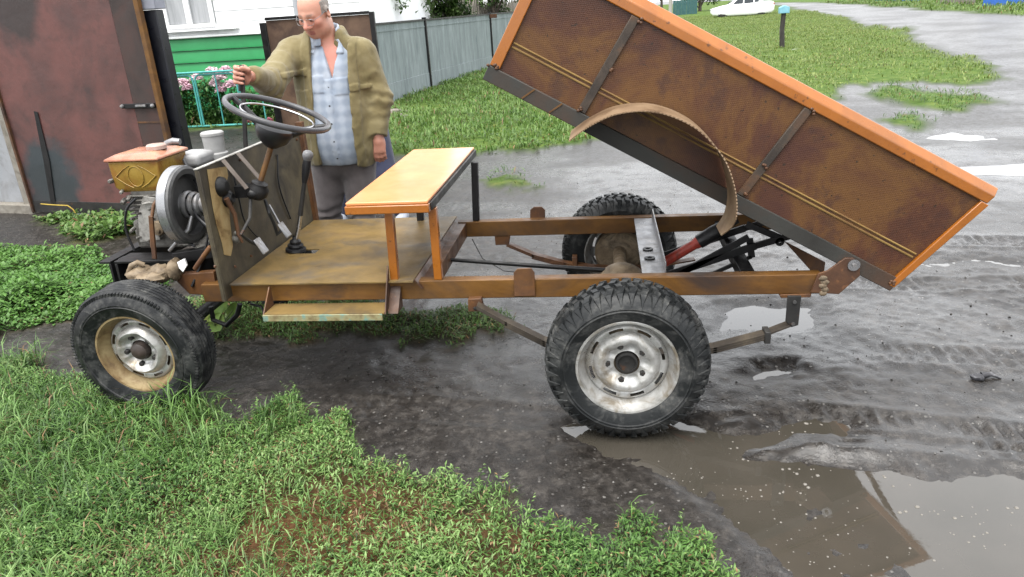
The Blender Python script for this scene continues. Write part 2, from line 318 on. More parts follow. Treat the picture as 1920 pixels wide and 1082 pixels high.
def ground_mat():
    t = NT('wet mud and gravel'); g = t.attr('grass'); w = t.attr('wet')
    n1 = t.noise(1.4, 8, .62, .5); n2 = t.noise(22, 8, .7, .2); n3 = t.noise(5, 6, .6)
    c = t.ramp(n1, [(.3, (.007, .006, .005)), (.5, (.0155, .0132, .0113)), (.72, (.031, .0272, .0238))])
    c = t.mix(.65, c, t.ramp(n2, [(.34, (.0025, .0022, .0019)), (.5, (.014, .012, .0105)), (.64, (.044, .039, .034))]))
    pv = t.vor(55, out='Color'); pd = t.vor(55); pick = t.n.new('ShaderNodeSeparateColor'); t.l.new(pv, pick.inputs[0])
    st = t.math('MULTIPLY', t.rng(pick.outputs[0], .82, .84, 0, 1), t.rng(pd, .3, .36, 1, 0))
    c = t.mix(t.math('MULTIPLY', st, .8), c, t.ramp(pick.outputs[1], [(0, (.02, .018, .016)), (.6, (.05, .046, .042)), (1, (.12, .115, .105))]))
    soil = t.ramp(n3, [(.3, (.02, .018, .01)), (.5, (.04, .036, .018)), (.68, (.075, .05, .025))])
    tint = t.mix(t.attr('far'), soil, t.ramp(n3, [(.3, (.03, .055, .012)), (.5, (.055, .09, .02)), (.7, (.1, .125, .035))]))
    tint = t.mix(t.attr('dry'), tint, t.ramp(n2, [(.3, (.018, .011, .006)), (.5, (.06, .03, .014)), (.7, (.1, .058, .03))]))
    c = t.mix(g, c, tint)
    ro = t.mix(w, t.ramp(n2, [(.3, (.3,)*3), (.55, (.45,)*3), (.75, (.7,)*3)]), t.ramp(n3, [(.36, (.06,)*3), (.5, (.15,)*3), (.68, (.36,)*3)]))
    ro = t.mix(g, ro, (.9, .9, .9)); t.set(Base_Color=c, Roughness=ro, Specular_IOR_Level=t.mix(g, t.mix(w, (.3,)*3, (.5,)*3), (.04,)*3))
    hh = t.math('ADD', t.math('MULTIPLY', n2, .8), t.math('MULTIPLY', st, .5)); t.bump(t.math('ADD', hh, t.math('MULTIPLY', t.noise(85, 4, .65), .4)), .55, .009); return t.m
gme = npmesh('ground', np.stack([GX, GY, GZ], -1).reshape(-1, 3), quads=np.stack([ii, ii+1, ii+nx_+1, ii+nx_], -1), mat=ground_mat())
GM = gmask(GX, GY).ravel(); fx, fy = GX.ravel(), GY.ravel()
dryv = sst(.02, .2, fb(fx*2.5, fy*2.5, 91, 3))*np.exp(-((fx+1.15)/.95)**2-((fy+.62)/.36)**2)+.7*sst(.15, .3, fb(fx*3, fy*3, 95, 3))*(fy < 1)
wetv = sst(-.3, .12, fb(fx*.9, fy*2.2, 81, 4))*sst(-1.6, .3, fx+.8*fy)*.7+.12+.3*sst(.2, 1.4, fx)*(1-sst(3, 7, fy)); wetv = wetv*(1-.6*sst(4, 11, fy))
for nm_, a_ in (('grass', GM), ('wet', np.clip(wetv, 0, 1)), ('far', sst(1.5, 6, fy)), ('dry', np.clip(dryv, 0, 1))):
    at_ = gme.attributes.new(nm_, 'FLOAT', 'POINT'); at_.data.foreach_set('value', a_.astype(np.float32))
kind(link('ground', gme), 'structure')

def water_mat():
    t = NT('muddy puddle water'); n = t.noise(3, 4, .5)
    t.set(Base_Color=t.ramp(n, [(.3, (.03, .027, .021)), (.7, (.042, .037, .03))]), Roughness=.012, IOR=1.333, Specular_IOR_Level=.5, Coat_Weight=.8, Coat_Roughness=.01, Coat_IOR=1.5)
    t.bump(t.math('ADD', t.noise(11, 3, .55, .6), t.math('MULTIPLY', t.noise(45, 2), .3)), .07, .006); return t.m
M['water'] = water_mat()
for k, (p, lv, dp) in PUD.items():
    if k == 'main': p = [q_ for q_ in p if q_ not in ((.9,-.03),(.62,-.02),(.5,-.08),(.8,-.13),(1.08,-.14))]
    c = np.mean(p, 0); s = 1 if k in ('main', 'p2', 'p3') else 2.2; q = []
    for i, (a, b) in enumerate(zip(p, p[1:]+p[:1])):
        for u_ in (0, .33, .66): q.append(np.array(a)*(1-u_)+np.array(b)*u_)
    q = np.array(q); dv = q-c; q = q+dv/np.linalg.norm(dv, axis=1)[:, None]*.1*s
    bm = bmesh.new(); vsn = [bm.verts.new((x, y, lv)) for x, y in q]; fc = bm.faces.new(vsn); bmesh.ops.triangulate(bm, faces=[fc])
    bm.normal_update()
    for f_ in bm.faces:
        if f_.normal.z < 0: f_.normal_flip()
    me = bpy.data.meshes.new('puddle'); bm.to_mesh(me); bm.free(); me.materials.append(M['water']); kind(link('puddle', me), 'structure')

# rain bubbles on the puddle
def bubbles():
    rng = np.random.RandomState(5); L = []
    def row(p0, p1, n, j, r):
        for i in range(n):
            q = gz(*(V(p0)+(V(p1)-V(p0))*(i+rng.rand()*.7)/n+rng.randn(2)*j), -.002); L.append((q[0], q[1], r*(.2+.5*rng.rand()**1.5)))
    row((1440, 790), (1545, 795), 12, 4, .011); row((1430, 815), (1530, 815), 10, 4, .009); row((1380, 860), (1420, 862), 5, 3, .009); row((1460, 880), (1550, 890), 11, 5, .011)
    row((1440, 912), (1520, 915), 10, 6, .011); row((1360, 850), (1400, 815), 7, 5, .008); row((1670, 955), (1850, 975), 14, 5, .012); row((1830, 950), (1920, 960), 5, 8, .012); row((1620, 895), (1730, 915), 6, 8, .01)
    row((1240, 880), (1410, 925), 35, 12, .006); row((1310, 920), (1360, 1030), 26, 16, .006); row((1400, 970), (1640, 990), 26, 26, .007); row((1350, 1030), (1660, 1075), 40, 14, .006); row((1700, 1040), (1920, 990), 20, 16, .008)
    row((1380, 905), (1560, 1000), 14, 30, .007)
    b = MB()
    for x, y, r in L: b.lathe([(r, -.001), (r*.92, r*.22), (r*.62, r*.46), (r*.3, r*.56), (.0005, r*.6)], (x, y, -.0025), (0, 0, 1), 9)
    t = NT('bubble film'); t.set(Base_Color=(.12, .11, .095), Roughness=.05, IOR=1.4)
    return tag(kind(b.build('bubbles', t.m, smooth=60), 'stuff'), 'small rain bubbles floating on the muddy puddle')
bubbles()

# pebbles
def pebbles():
    rng = np.random.RandomState(8); N = 1000; x = rng.uniform(-3, 2.6, N*3); y = rng.uniform(-1, 4.5, N*3)
    k = (gmask(x, y) < .3) & (sdist(PUD['main'][0], x, y) > .03) & (fb(x*2, y*2, 77, 3) > -.12); x, y = x[k][:N], y[k][:N]; z = height(x, y)
    base = V([(1,0,0),(.3,.95,0),(-.8,.6,0),(-.8,-.6,0),(.3,-.95,0),(.1,0,.75),(0,.1,-.5)]); tr = [(i, (i+1) % 5, 5) for i in range(5)]+[((i+1) % 5, i, 6) for i in range(5)]
    r = .002+.0055*rng.rand(len(x))**3; a = rng.rand(len(x))*6.28; vv = base[None]*r[:, None, None]*(.7+.6*rng.rand(len(x), 7, 1))
    ca, sa = np.cos(a)[:, None], np.sin(a)[:, None]; P = np.stack([vv[..., 0]*ca-vv[..., 1]*sa+x[:, None], vv[..., 0]*sa+vv[..., 1]*ca+y[:, None], vv[..., 2]+z[:, None]+r[:, None]*.2], -1)
    g = .02+.16*rng.rand(len(x))**4; cols = np.ones((len(x), 7, 4)); cols[..., :3] = g[:, None, None]*V((1, .96, .9))
    t = NT('pebbles'); t.set(Base_Color=t.attr('col', 'Color'), Roughness=.6, Specular_IOR_Level=.15)
    me = npmesh('pebbles', P.reshape(-1, 3), tris=(np.arange(len(x))[:, None, None]*7+V(tr).astype(int)[None]).reshape(-1, 3), mat=t.m, smooth=False, cols=cols.reshape(-1, 4))
    tag(kind(link('pebbles', me), 'stuff'), 'tiny pale pebbles scattered over the wet mud')
pebbles()

# ---------------------------------------------------------------- leaves and blades
def leaf_mat(name, tr=.35, rough=.5):
    t = NT(name); c = t.attr('col', 'Color'); t.set(Base_Color=c, Roughness=rough, Specular_IOR_Level=.35)
    tl = t.n.new('ShaderNodeBsdfTranslucent'); t.l.new(c, tl.inputs[0]); mx_ = t.n.new('ShaderNodeMixShader'); mx_.inputs[0].default_value = tr
    out = t.n['Material Output']; t.l.new(t.b.outputs[0], mx_.inputs[1]); t.l.new(tl.outputs[0], mx_.inputs[2]); t.l.new(mx_.outputs[0], out.inputs[0]); return t.m
M['leaf'] = leaf_mat('grass leaf')
def leaves(P, L, W, el, az, col, bend=.5, mid=.5, wm=1.0, wb=.35):
    """P base points, L lengths, W widths, el elevation of the base, az heading; returns verts, quads, tris, cols"""
    n = len(P); d = np.stack([np.cos(el)*np.cos(az), np.cos(el)*np.sin(az), np.sin(el)], -1); s = np.stack([-np.sin(az), np.cos(az), np.zeros(n)], -1)
    el2 = el-bend; d2 = np.stack([np.cos(el2)*np.cos(az), np.cos(el2)*np.sin(az), np.sin(el2)], -1)
    m = P+d*(L*mid)[:, None]; tip = m+d2*(L*(1-mid))[:, None]; sw = s*(W/2)[:, None]
    v = np.stack([P-sw*wb, P+sw*wb, m-sw*wm, m+sw*wm, tip], 1).reshape(-1, 3); o = np.arange(n)[:, None]*5
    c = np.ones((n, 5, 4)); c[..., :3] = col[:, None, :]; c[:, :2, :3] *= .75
    return v, o+V((0, 1, 3, 2)).astype(int), o+V((2, 3, 4)).astype(int), c.reshape(-1, 4)
def join_leaves(name, sets, label, mat=None):
    v, q, t, c = [], [], [], []; o = 0
    for a, b, d, e in sets: v.append(a); q.append(b+o); t.append(d+o); c.append(e); o += len(a)
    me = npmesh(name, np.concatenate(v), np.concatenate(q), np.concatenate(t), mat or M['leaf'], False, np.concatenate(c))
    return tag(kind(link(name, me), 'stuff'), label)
def pal(rng, n, stops, t=None):
    S = V(stops); t = rng.rand(n) if t is None else t; i = np.clip((t*(len(S)-1)), 0, len(S)-1.001); k = i.astype(int); f = (i-k)[:, None]
    return (S[k]*(1-f)+S[k+1]*f)*(.75+.5*rng.rand(n, 1))
GREENS = [(.03, .075, .014), (.05, .11, .022), (.075, .15, .03), (.1, .17, .045), (.12, .17, .06)]
DRY = [(.09, .06, .03), (.18, .1, .045), (.24, .16, .08)]
def field(which, n, bx, rng, thr=.35):
    X = rng.uniform(bx[0], bx[1], n); Y = rng.uniform(bx[2], bx[3], n); k = gmask(X, Y, which) > rng.uniform(thr*.6, thr*1.8, n); return X[k], Y[k]
def ground_leaves(which, n, bx, seed, L, W, lift, el=(.2, 1.3), bend=.5, greens=GREENS, dryp=.06, wb=.3, dens=2.5, thr=.35, redp=None, drk=.35):
    rng = np.random.RandomState(seed); x, y = field(which, n, bx, rng, thr); k = fb(x*dens, y*dens, seed+3, 3) > rng.uniform(-.65, .1, len(x)); k &= rng.rand(len(x)) > (.7*bare(x, y) if which[0] is FORE else 0); x, y = x[k], y[k]; m = len(x)
    up = rng.rand(m); hv = np.clip(.8+1.5*fb(x*2.6, y*2.6, seed+9, 3), .2, 1.9); z = height(x, y)+lift*up*hv
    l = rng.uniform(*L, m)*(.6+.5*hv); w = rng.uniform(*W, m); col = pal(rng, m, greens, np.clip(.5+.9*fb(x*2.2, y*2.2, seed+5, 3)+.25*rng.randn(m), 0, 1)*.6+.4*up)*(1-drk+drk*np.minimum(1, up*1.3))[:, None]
    pd = dryp+(0 if redp is None else redp(x, y)); dr = rng.rand(m) < pd; col[dr] = pal(rng, int(dr.sum()), DRY)
    return leaves(np.stack([x, y, z], -1), l, w, rng.uniform(*el, m), rng.uniform(0, 6.283, m), col, bend, wb=wb)
redp = lambda x, y: .5*np.exp(-((x+1.35)/.6)**2-((y+.62)/.22)**2)*sst(.05, .25, fb(x*3.5, y*3.5, 91, 3))
fb_ = (-3.6, .45, -1.3, .62)
COOL = [(.012, .034, .008), (.034, .085, .016), (.07, .15, .03), (.115, .21, .05), (.19, .28, .1)]
bare = lambda x, y: sst(.02, .22, fb(x*2.5, y*2.5, 91, 3))*np.exp(-((x+1.15)/.95)**2-((y+.62)/.36)**2)
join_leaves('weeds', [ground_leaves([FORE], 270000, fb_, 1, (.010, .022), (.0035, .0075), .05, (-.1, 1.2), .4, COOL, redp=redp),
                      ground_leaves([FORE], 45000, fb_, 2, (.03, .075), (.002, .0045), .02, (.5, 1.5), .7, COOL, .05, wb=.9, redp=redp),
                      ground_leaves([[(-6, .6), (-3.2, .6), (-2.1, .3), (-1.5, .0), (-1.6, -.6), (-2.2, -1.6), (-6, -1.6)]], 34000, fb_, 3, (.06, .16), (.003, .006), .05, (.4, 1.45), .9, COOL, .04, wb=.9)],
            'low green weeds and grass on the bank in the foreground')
def tall_weeds(n, seed):
    rng = np.random.RandomState(seed); x, y = field([FORE], n*3, fb_, rng, .2); x, y = x[:n], y[:n]; n = len(x); out = []; hh = rng.uniform(.05, .15, n); la = rng.uniform(0, 6.28, n); ln = rng.uniform(0, .5, n); z = height(x, y)
    for k in range(16):
        t = (k+rng.rand(n))/16; P = np.stack([x+np.cos(la)*ln*hh*t*t*1.3, y+np.sin(la)*ln*hh*t*t*1.3, z+hh*t], -1); sz = (1.15-.6*t)
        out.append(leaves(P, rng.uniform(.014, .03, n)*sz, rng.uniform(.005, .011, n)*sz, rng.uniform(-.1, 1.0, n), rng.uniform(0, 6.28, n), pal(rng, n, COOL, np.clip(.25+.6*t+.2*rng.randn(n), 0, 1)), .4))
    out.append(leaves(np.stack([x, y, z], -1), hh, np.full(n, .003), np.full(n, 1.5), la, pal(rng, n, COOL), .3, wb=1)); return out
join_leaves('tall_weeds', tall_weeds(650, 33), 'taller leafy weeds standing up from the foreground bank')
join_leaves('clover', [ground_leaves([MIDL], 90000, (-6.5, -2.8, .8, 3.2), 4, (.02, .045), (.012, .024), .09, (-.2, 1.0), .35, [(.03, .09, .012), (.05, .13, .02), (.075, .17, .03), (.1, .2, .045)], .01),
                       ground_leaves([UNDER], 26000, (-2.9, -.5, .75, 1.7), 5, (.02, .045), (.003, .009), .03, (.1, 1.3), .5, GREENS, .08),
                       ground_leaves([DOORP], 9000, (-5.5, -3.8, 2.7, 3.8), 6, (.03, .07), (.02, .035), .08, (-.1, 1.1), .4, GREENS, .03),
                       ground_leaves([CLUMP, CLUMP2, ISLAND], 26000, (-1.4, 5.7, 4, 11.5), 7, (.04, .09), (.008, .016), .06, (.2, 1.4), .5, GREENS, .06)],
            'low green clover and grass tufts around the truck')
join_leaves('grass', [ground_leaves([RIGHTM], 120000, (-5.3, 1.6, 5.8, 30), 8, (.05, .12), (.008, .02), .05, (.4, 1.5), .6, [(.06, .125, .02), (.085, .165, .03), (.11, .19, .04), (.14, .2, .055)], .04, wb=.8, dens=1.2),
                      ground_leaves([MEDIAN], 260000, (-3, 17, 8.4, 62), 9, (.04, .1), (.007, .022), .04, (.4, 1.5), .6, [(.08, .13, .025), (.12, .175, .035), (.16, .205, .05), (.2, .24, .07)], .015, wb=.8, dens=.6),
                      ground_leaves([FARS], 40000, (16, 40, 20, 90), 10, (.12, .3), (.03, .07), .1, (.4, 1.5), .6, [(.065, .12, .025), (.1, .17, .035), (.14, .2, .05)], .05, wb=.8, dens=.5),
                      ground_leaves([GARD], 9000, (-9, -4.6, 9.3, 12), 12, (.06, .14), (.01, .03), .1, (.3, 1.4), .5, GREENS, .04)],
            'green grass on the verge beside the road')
# ================================================================== the home-made dump truck
T = thing('dump_truck', 'home-made rusty dump truck with an orange-edged tipping bed raised behind an orange bench', 'truck', (-.7, .84, 0))
YN, YF, ZR = .38, 1.30, .555                                  # near rail face, far rail inner face, rail top
for y0, y1 in ((YN, YN+.055), (YF, YF+.055)):
    MB().box(-1.9, .8, y0, y1, ZR-.086, ZR).build('frame_rail', M['rust_orange'], T, bevel=.004)
# cross members
MB().box(-.885, -.835, YN+.057, YF-.002, ZR-.085, ZR-.006).build('cross_member', M['rust'], T, bevel=.003)
b = MB(); xa, xb = at(1196, 470, .84)[0], at(1236, 470, .84)[0]
b.box(xa, xb, YN+.057, YF-.002, ZR-.012, ZR-.004); b.box(xb-.006, xb, YN+.057, YF-.002, ZR-.0045, ZR+.045); b.build('cross_member', M['grey_metal'], T, bevel=.0015)
for k in (0, 1): MB().lathe([(.011, 0), (.024, 0), (.024, .006), (.011, .006)], (at(1213, 452+20*k, .84)[0], .76-.13*k, ZR-.004), (0, 0, 1), 16, close=True).build('bolt_plate', M['black_steel'], T)
MB().box(.5, .56, YN+.057, YF-.002, ZR-.084, ZR-.03).build('cross_member', M['black_steel'], T, bevel=.003)
# front sub-frame
for y0 in (.55, 1.1): MB().box(-2.40, -1.76, y0, y0+.05, .53, .63).build('front_rail', M['black_steel'], T, bevel=.004)
b = MB(); b.box(-2.46, -2.402, .50, 1.2, .622, .634); b.box(-2.46, -2.402, .50, 1.2, .50, .512); b.box(-2.414, -2.402, .50, 1.2, .513, .621); b.build('bumper_channel', M['black_steel'], T, bevel=.002)
b = MB(); b.box(-2.36, -2.0, .47, .60, .632, .644); b.box(-2.36, -2.348, .47, .548, .55, .631); b.build('engine_mount', M['black_steel'], T, bevel=.002)
b = MB(); b.bar(at(330, 482, .48), at(408, 470, .48), .05, .05); b.bar(at(395, 455, .5), at(362, 538, .42), .03, .012, (1, 0, 0)); b.build('brace', M['black_steel'], T, bevel=.003)
MB().bar(at(283, 405, .45), at(290, 485, .45), .012, .02, (1, 0, 0)).build('support_strap', M['rust'], T, bevel=.002)
MB().prism([at(x, y, .40) for x, y in ((332, 492), (345, 485), (350, 498), (343, 510), (336, 503))], (0, .01, 0)).build('plastic_tag', M['white_paint'], T)

def cr(P, k=5):
    P = [V(p) for p in P]; Q = [2*P[0]-P[1]]+P+[2*P[-1]-P[-2]]; out = []
    for i in range(1, len(Q)-2):
        for j in range(k):
            u = j/k; out.append(.5*((2*Q[i])+(-Q[i-1]+Q[i+1])*u+(2*Q[i-1]-5*Q[i]+4*Q[i+1]-Q[i+2])*u*u+(-Q[i-1]+3*Q[i]-3*Q[i+1]+Q[i+2])*u**3))
    return out+[P[-1]]
# ---------------------------------------------------------------- wheels
def tyre_profile(r, w, rim):                                  # radius, offset along axle; 0 = outer sidewall face
    return [(rim-.004, .028), (rim+.006, .012), (rim+.03, .001), (rim+.55*(r-rim), -.006), (r-.028, .006), (r-.01, .022), (r-.003, .042), (r, w*.35), (r, w*.65), (r-.003, w-.042), (r-.01, w-.022), (r-.028, w-.006), (rim+.55*(r-rim), w+.006), (rim+.03, w-.001), (rim+.006, w-.012), (rim-.004, w-.028)]
def lug_tyre(r, w, rim):
    b = MB(); b.lathe(tyre_profile(r-.013, w, rim), (0, 0, 0), (0, 1, 0), 84, close=True); n = 44; rng = random.Random(4)
    def P(a, rr, y): return V((rr*math.sin(a), y, rr*math.cos(a)))
    for k in range(n):
        a0 = 2*math.pi*k/n; da = 2*math.pi/n
        for sgn in (0, 1):
            a = a0+sgn*da*.5; Y = (lambda q: q) if sgn == 0 else (lambda q: w-q)
            ja = a+da*.05*rng.uniform(-1, 1)
            def blk(a1, a2, y1, y2, h1, h2, sk):               # tread block with slanted sides
                q = [P(a1, r-.017, Y(y1)), P(a2, r-.017, Y(y1)), P(a2+sk, r-.017, Y(y2)), P(a1+sk, r-.017, Y(y2)), P(a1+da*.04, h1, Y(y1+.002)), P(a2-da*.04, h1, Y(y1+.002)), P(a2+sk-da*.04, h2, Y(y2-.002)), P(a1+sk+da*.04, h2, Y(y2-.002))]
                b.add(q, [(3, 2, 1, 0), (4, 5, 6, 7), (0, 1, 5, 4), (1, 2, 6, 5), (2, 3, 7, 6), (3, 0, 4, 7)])
            blk(ja-da*.36, ja+da*.26, .022, .058, r-.009, r, .03); blk(ja-da*.28, ja+da*.3, .064, w*.5-.004, r, r+.001, -.035)
            # shoulder tooth running down the sidewall
            q = [P(a-da*.34, r-.02, Y(.02)), P(a+da*.24, r-.02, Y(.02)), P(a-da*.02, r-.058, Y(.0)), P(a-da*.3, r-.011, Y(.021)), P(a+da*.2, r-.011, Y(.021)), P(a-da*.02, r-.055, Y(-.007))]
            b.add(q, [(3, 4, 5), (0, 3, 5, 2), (1, 2, 5, 4), (0, 1, 4, 3)])
    b.lathe([(rim+.045, -.004), (rim+.05, -.0075), (rim+.055, -.004)], (0, 0, 0), (0, 1, 0), 84); b.lathe([(r-.062, -.0025), (r-.066, -.007), (r-.07, -.003)], (0, 0, 0), (0, 1, 0), 84)
    return b.mesh('tyre', M['rubber'], 32)
def rib_tyre(r, w, rim):
    b = MB(); pr = [(rim-.004, .026), (rim+.004, .011), (rim+.03, .0), (rim+.5*(r-rim), -.009), (r-.034, .0), (r-.016, .014), (r-.008, .026)]
    y = .03; top = []
    while y < w-.034: top += [(r-.002, y), (r-.001, y+.013), (r-.008, y+.0135), (r-.008, y+.0175)]; y += .018
    pr += top+[(r-.008, w-.026), (r-.016, w-.014), (r-.034, 0+w), (rim+.5*(r-rim), w+.009), (rim+.03, w), (rim+.004, w-.011), (rim-.004, w-.026)]
    b.lathe(pr, (0, 0, 0), (0, 1, 0), 120, close=True)
    for k in range(120):                                       # shoulder sipes
        a = 2*math.pi*k/120
        for y0 in (.016, w-.016):
            c = V(((r-.0178)*math.sin(a), y0, (r-.0178)*math.cos(a))); t = V((math.cos(a), 0, -math.sin(a))); u = V((math.sin(a), 0, math.cos(a))); b.obox(c, t*.0045, V((0, .011, 0)), u*.0065)
    b.lathe([(rim+.05, -.006), (rim+.054, -.0105), (rim+.058, -.006)], (0, 0, 0), (0, 1, 0), 96)
    return b.mesh('tyre', M['rubber2'], 32)
def rim_barrel(rim, w, matn):                                  # flange, bead seat, drop well
    pr = [(rim+.004, .012), (rim+.007, .006), (rim+.002, .001), (rim-.006, .002), (rim-.01, .016), (rim-.018, .03), (rim-.03, .052), (rim-.036, .075), (rim-.036, w-.07), (rim-.014, w-.03), (rim-.006, w-.002), (rim+.004, w-.012)]
    return MB().lathe(pr, (0, 0, 0), (0, 1, 0), 96, close=True).mesh('wheel', matn, 40)
def disc(R0, y0, matn, slots, dome):
    # R0 outer radius of the disc where it meets the barrel; real oblong slots near the edge
    pr = [(R0, y0+.012), (R0-.006, y0+.004), (R0-.014, y0), (R0-.026, y0+.001), (R0-.032, y0+.003), (R0*.70, y0-dome*.75), (R0*.63, y0-dome), (R0*.55, y0-dome*.85), (R0*.46, y0-.1*dome), (R0*.40, y0+.004), (R0*.33, y0+.005), (R0*.31, y0+.004)]
    n = 96; ang = n/slots
    def skip(i, k): return i == 2 and (k % ang) < ang*.42
    b = MB().lathe(pr, (0, 0, 0), (0, 1, 0), n, skip=skip)
    v = np.array(b.v); rr = np.hypot(v[:, 0], v[:, 2]); a = np.arctan2(v[:, 0], v[:, 2]); w = np.exp(-((rr-R0*.5)/(R0*.14))**2); v[:, 1] += w*.012*np.clip(np.cos(5*a), 0, 1); b.v = [tuple(p) for p in v]
    return b.mesh('wheel_disc', matn, 45)
def hub_mesh(r, dep, matn, round_):
    pr = [(r, .03), (r, 0), (r*.92, -dep*.6), (r*.6, -dep), (r*.25, -dep*1.08), (.001, -dep*1.1)] if round_ else [(r, .03), (r, 0), (r*.97, -.004), (r*.8, -.005), (r*.78, .006), (r*.3, .008), (.001, .006)]
    return MB().lathe(pr, (0, 0, 0), (0, 1, 0), 32).mesh('hub', matn, 35)
nutm = MB().lathe([(.0001, -.017), (.009, -.017), (.0135, -.011), (.0135, .012)], (0, 0, 0), (0, 1, 0), 6).mesh('nut', M['dark_steel'], 20)
lugt, ribt = lug_tyre(.322, .205, .195), rib_tyre(.312, .17, .186)
barS, barO = rim_barrel(.195, .18, M['silver']), rim_barrel(.186, .15, M['ochre'])
disS, disF = disc(.163, .052, M['silver'], 8, .022), disc(.153, .048, M['silver'], 8, .03)
hubR, hubF = hub_mesh(.044, .01, M['dark_steel'], False), hub_mesh(.042, .034, surf('oily dark cap', [(.3, (.03, .025, .022)), (.6, (.06, .045, .038)), (.8, (.1, .07, .055))], 16, (.35, .6)), True)
drum = MB().lathe([(.001, .0), (.125, 0), (.135, .01), (.135, .07), (.12, .085), (.001, .085)], (0, 0, 0), (0, 1, 0), 40).mesh('brake_drum', M['tan_cast'], 35)
def wheel(x, y, z, side, front, spin, steer=0, camber=0):
    o = link('wheel', barO if front else barS, T); rl = T.location
    o.location = V((x, y, z))-V(rl); o.rotation_euler = (camber, 0, steer+(0 if side < 0 else math.pi)); o.rotation_mode = 'XYZ'
    def sub(name, me, loc=(0, 0, 0), rot=(0, 0, 0)):
        c = bpy.data.objects.new(name, me); COL.objects.link(c); c.parent = o; c.location = loc; c.rotation_euler = rot; return c
    sub('tyre', ribt if front else lugt, (0, -.012, 0), (0, spin*.7, 0)); sub('wheel_disc', disF if front else disS, rot=(0, spin, 0)); sub('hub', hubF if front else hubR, (0, .052 if not front else .048, 0)); sub('brake_drum', drum, (0, .075, 0))
    for k in range(5):
        a = spin+2*math.pi*(k+.5)/5; rn = .076 if not front else .07; sub('nut', nutm, (rn*math.sin(a), .058 if not front else .05, rn*math.cos(a)))
    return o
wheel(0, .0, .32, -1, False, .3); wheel(0, 1.56, .32, 1, False, 1.1)
fw = at(252, 664, .157); wheel(fw[0], .157, .311, -1, True, .2, R(-3), R(3)); wheel(fw[0], 1.52, .311, 1, True, .8)

# axles, springs, shaft
b = MB(); b.tube([(0, .12, .33), (0, .62, .33), (0, .72, .335), (0, .95, .335), (0, 1.05, .33), (0, 1.44, .33)], [.036, .036, .05, .05, .036, .036], 16); b.ell((.0, .84, .335), .13, .1, .125, 20, 12); b.tube([(-.24, .84, .36), (-.12, .84, .345)], [.035, .06], 14); b.build('rear_axle', M['tan_cast'], T, smooth=50)
MB().tube([(fw[0], .26, .3), (fw[0], .42, .27), (fw[0], 1.26, .27), (fw[0], 1.42, .3)], .03, 12).build('front_axle', M['black_steel'], T, smooth=50)
MB().tube([at(828, 486, .84), at(1000, 498, .84), at(1165, 509, .84)], [.009, .011, .012], 10).build('drive_rod', M['black_steel'], T, smooth=50)
MB().tube([at(885, 448, 1.2), at(905, 485, 1.2), at(945, 508, 1.15), at(985, 512, 1.1)], .0025, 6).build('brake_cable', M['black_steel'], T, smooth=50)
M['spring'] = surf('muddy spring steel', [(.3, (.02, .017, .014)), (.5, (.05, .04, .03)), (.7, (.1, .08, .055))], 7, (.5, .75))
def spring(px, Y, matn):
    pts = [at(x, y, Y) for x, y in px]
    for k, (i0, i1) in enumerate(((0, len(pts)), (0, len(pts)-1), (1, len(pts)-1))):
        bb = MB(); q = pts[i0:i1]
        for a, c in zip(q, q[1:]):
            e = (c-a)*.04; bb.bar(a-e-V((0, 0, .0098*k)), c+e-V((0, 0, .0098*k)), .05, .0086)
        bb.build('leaf_spring', matn, T, bevel=.001)
spring([(897, 572), (950, 601), (1020, 636), (1090, 655), (1175, 663), (1260, 660), (1340, 648), (1440, 622), (1482, 606)], .30, M['spring'])
spring([(952, 456), (1000, 476), (1060, 492), (1110, 499), (1165, 502), (1230, 498), (1300, 486)], 1.33, M['rust'])
b = MB(); c = at(1437, 627, .3); b.box(c[0]-.012, c[0]+.012, .27, .335, c[2]-.03, c[2]+.022); b.build('spring_clip', M['dark_steel'], T, bevel=.003)
b = MB(); c = at(1078, 488, 1.33); b.box(c[0]-.014, c[0]+.014, 1.30, 1.36, c[2]-.03, c[2]+.025); b.build('spring_clip', M['rust'], T, bevel=.003)
b = MB()
for Y in (.275, .335): b.prism([at(x, y, Y) for x, y in ((1477, 555), (1503, 555), (1497, 610), (1484, 614), (1473, 603))], (0, .008, 0))
b.tube([at(1490, 567, .27), at(1490, 567, .35)], .009, 10); b.tube([at(1487, 608, .27), at(1487, 608, .35)], .009, 10); b.build('spring_shackle', M['dark_steel'], T, bevel=.002)
MB().prism([at(x, y, YN-.004) for x, y in ((1462, 553), (1522, 551), (1520, 558), (1464, 559))], (0, .05, 0)).build('shackle_plate', M['rust'], T, bevel=.002)
for Y0, px in ((.345, ((877, 561), (902, 560), (907, 584), (878, 585))), (YF+.005, ((927, 440), (957, 439), (954, 459), (929, 460)))):
    MB().prism([at(x, y, Y0) for x, y in px], (0, .034, 0)).build('spring_hanger', M['rust'], T, bevel=.003)
MB().lathe([(.001, -.008), (.008, -.006), (.008, .004)], at(891, 578, .343), (0, 1, 0), 6).build('hanger_bolt', M['dark_steel'], T)
MB().prism([at(x, y, YN-.009) for x, y in ((964, 556), (963, 512), (970, 504), (996, 503), (1002, 511), (1004, 555))], (0, .008, 0)).build('stake_plate', M['rust'], T, bevel=.002)
MB().prism([at(x, y, YF+.056) for x, y in ((994, 412), (994, 394), (1001, 388), (1016, 388), (1022, 394), (1022, 411))], (0, .01, 0)).build('stake_plate', M['rust'], T, bevel=.002)

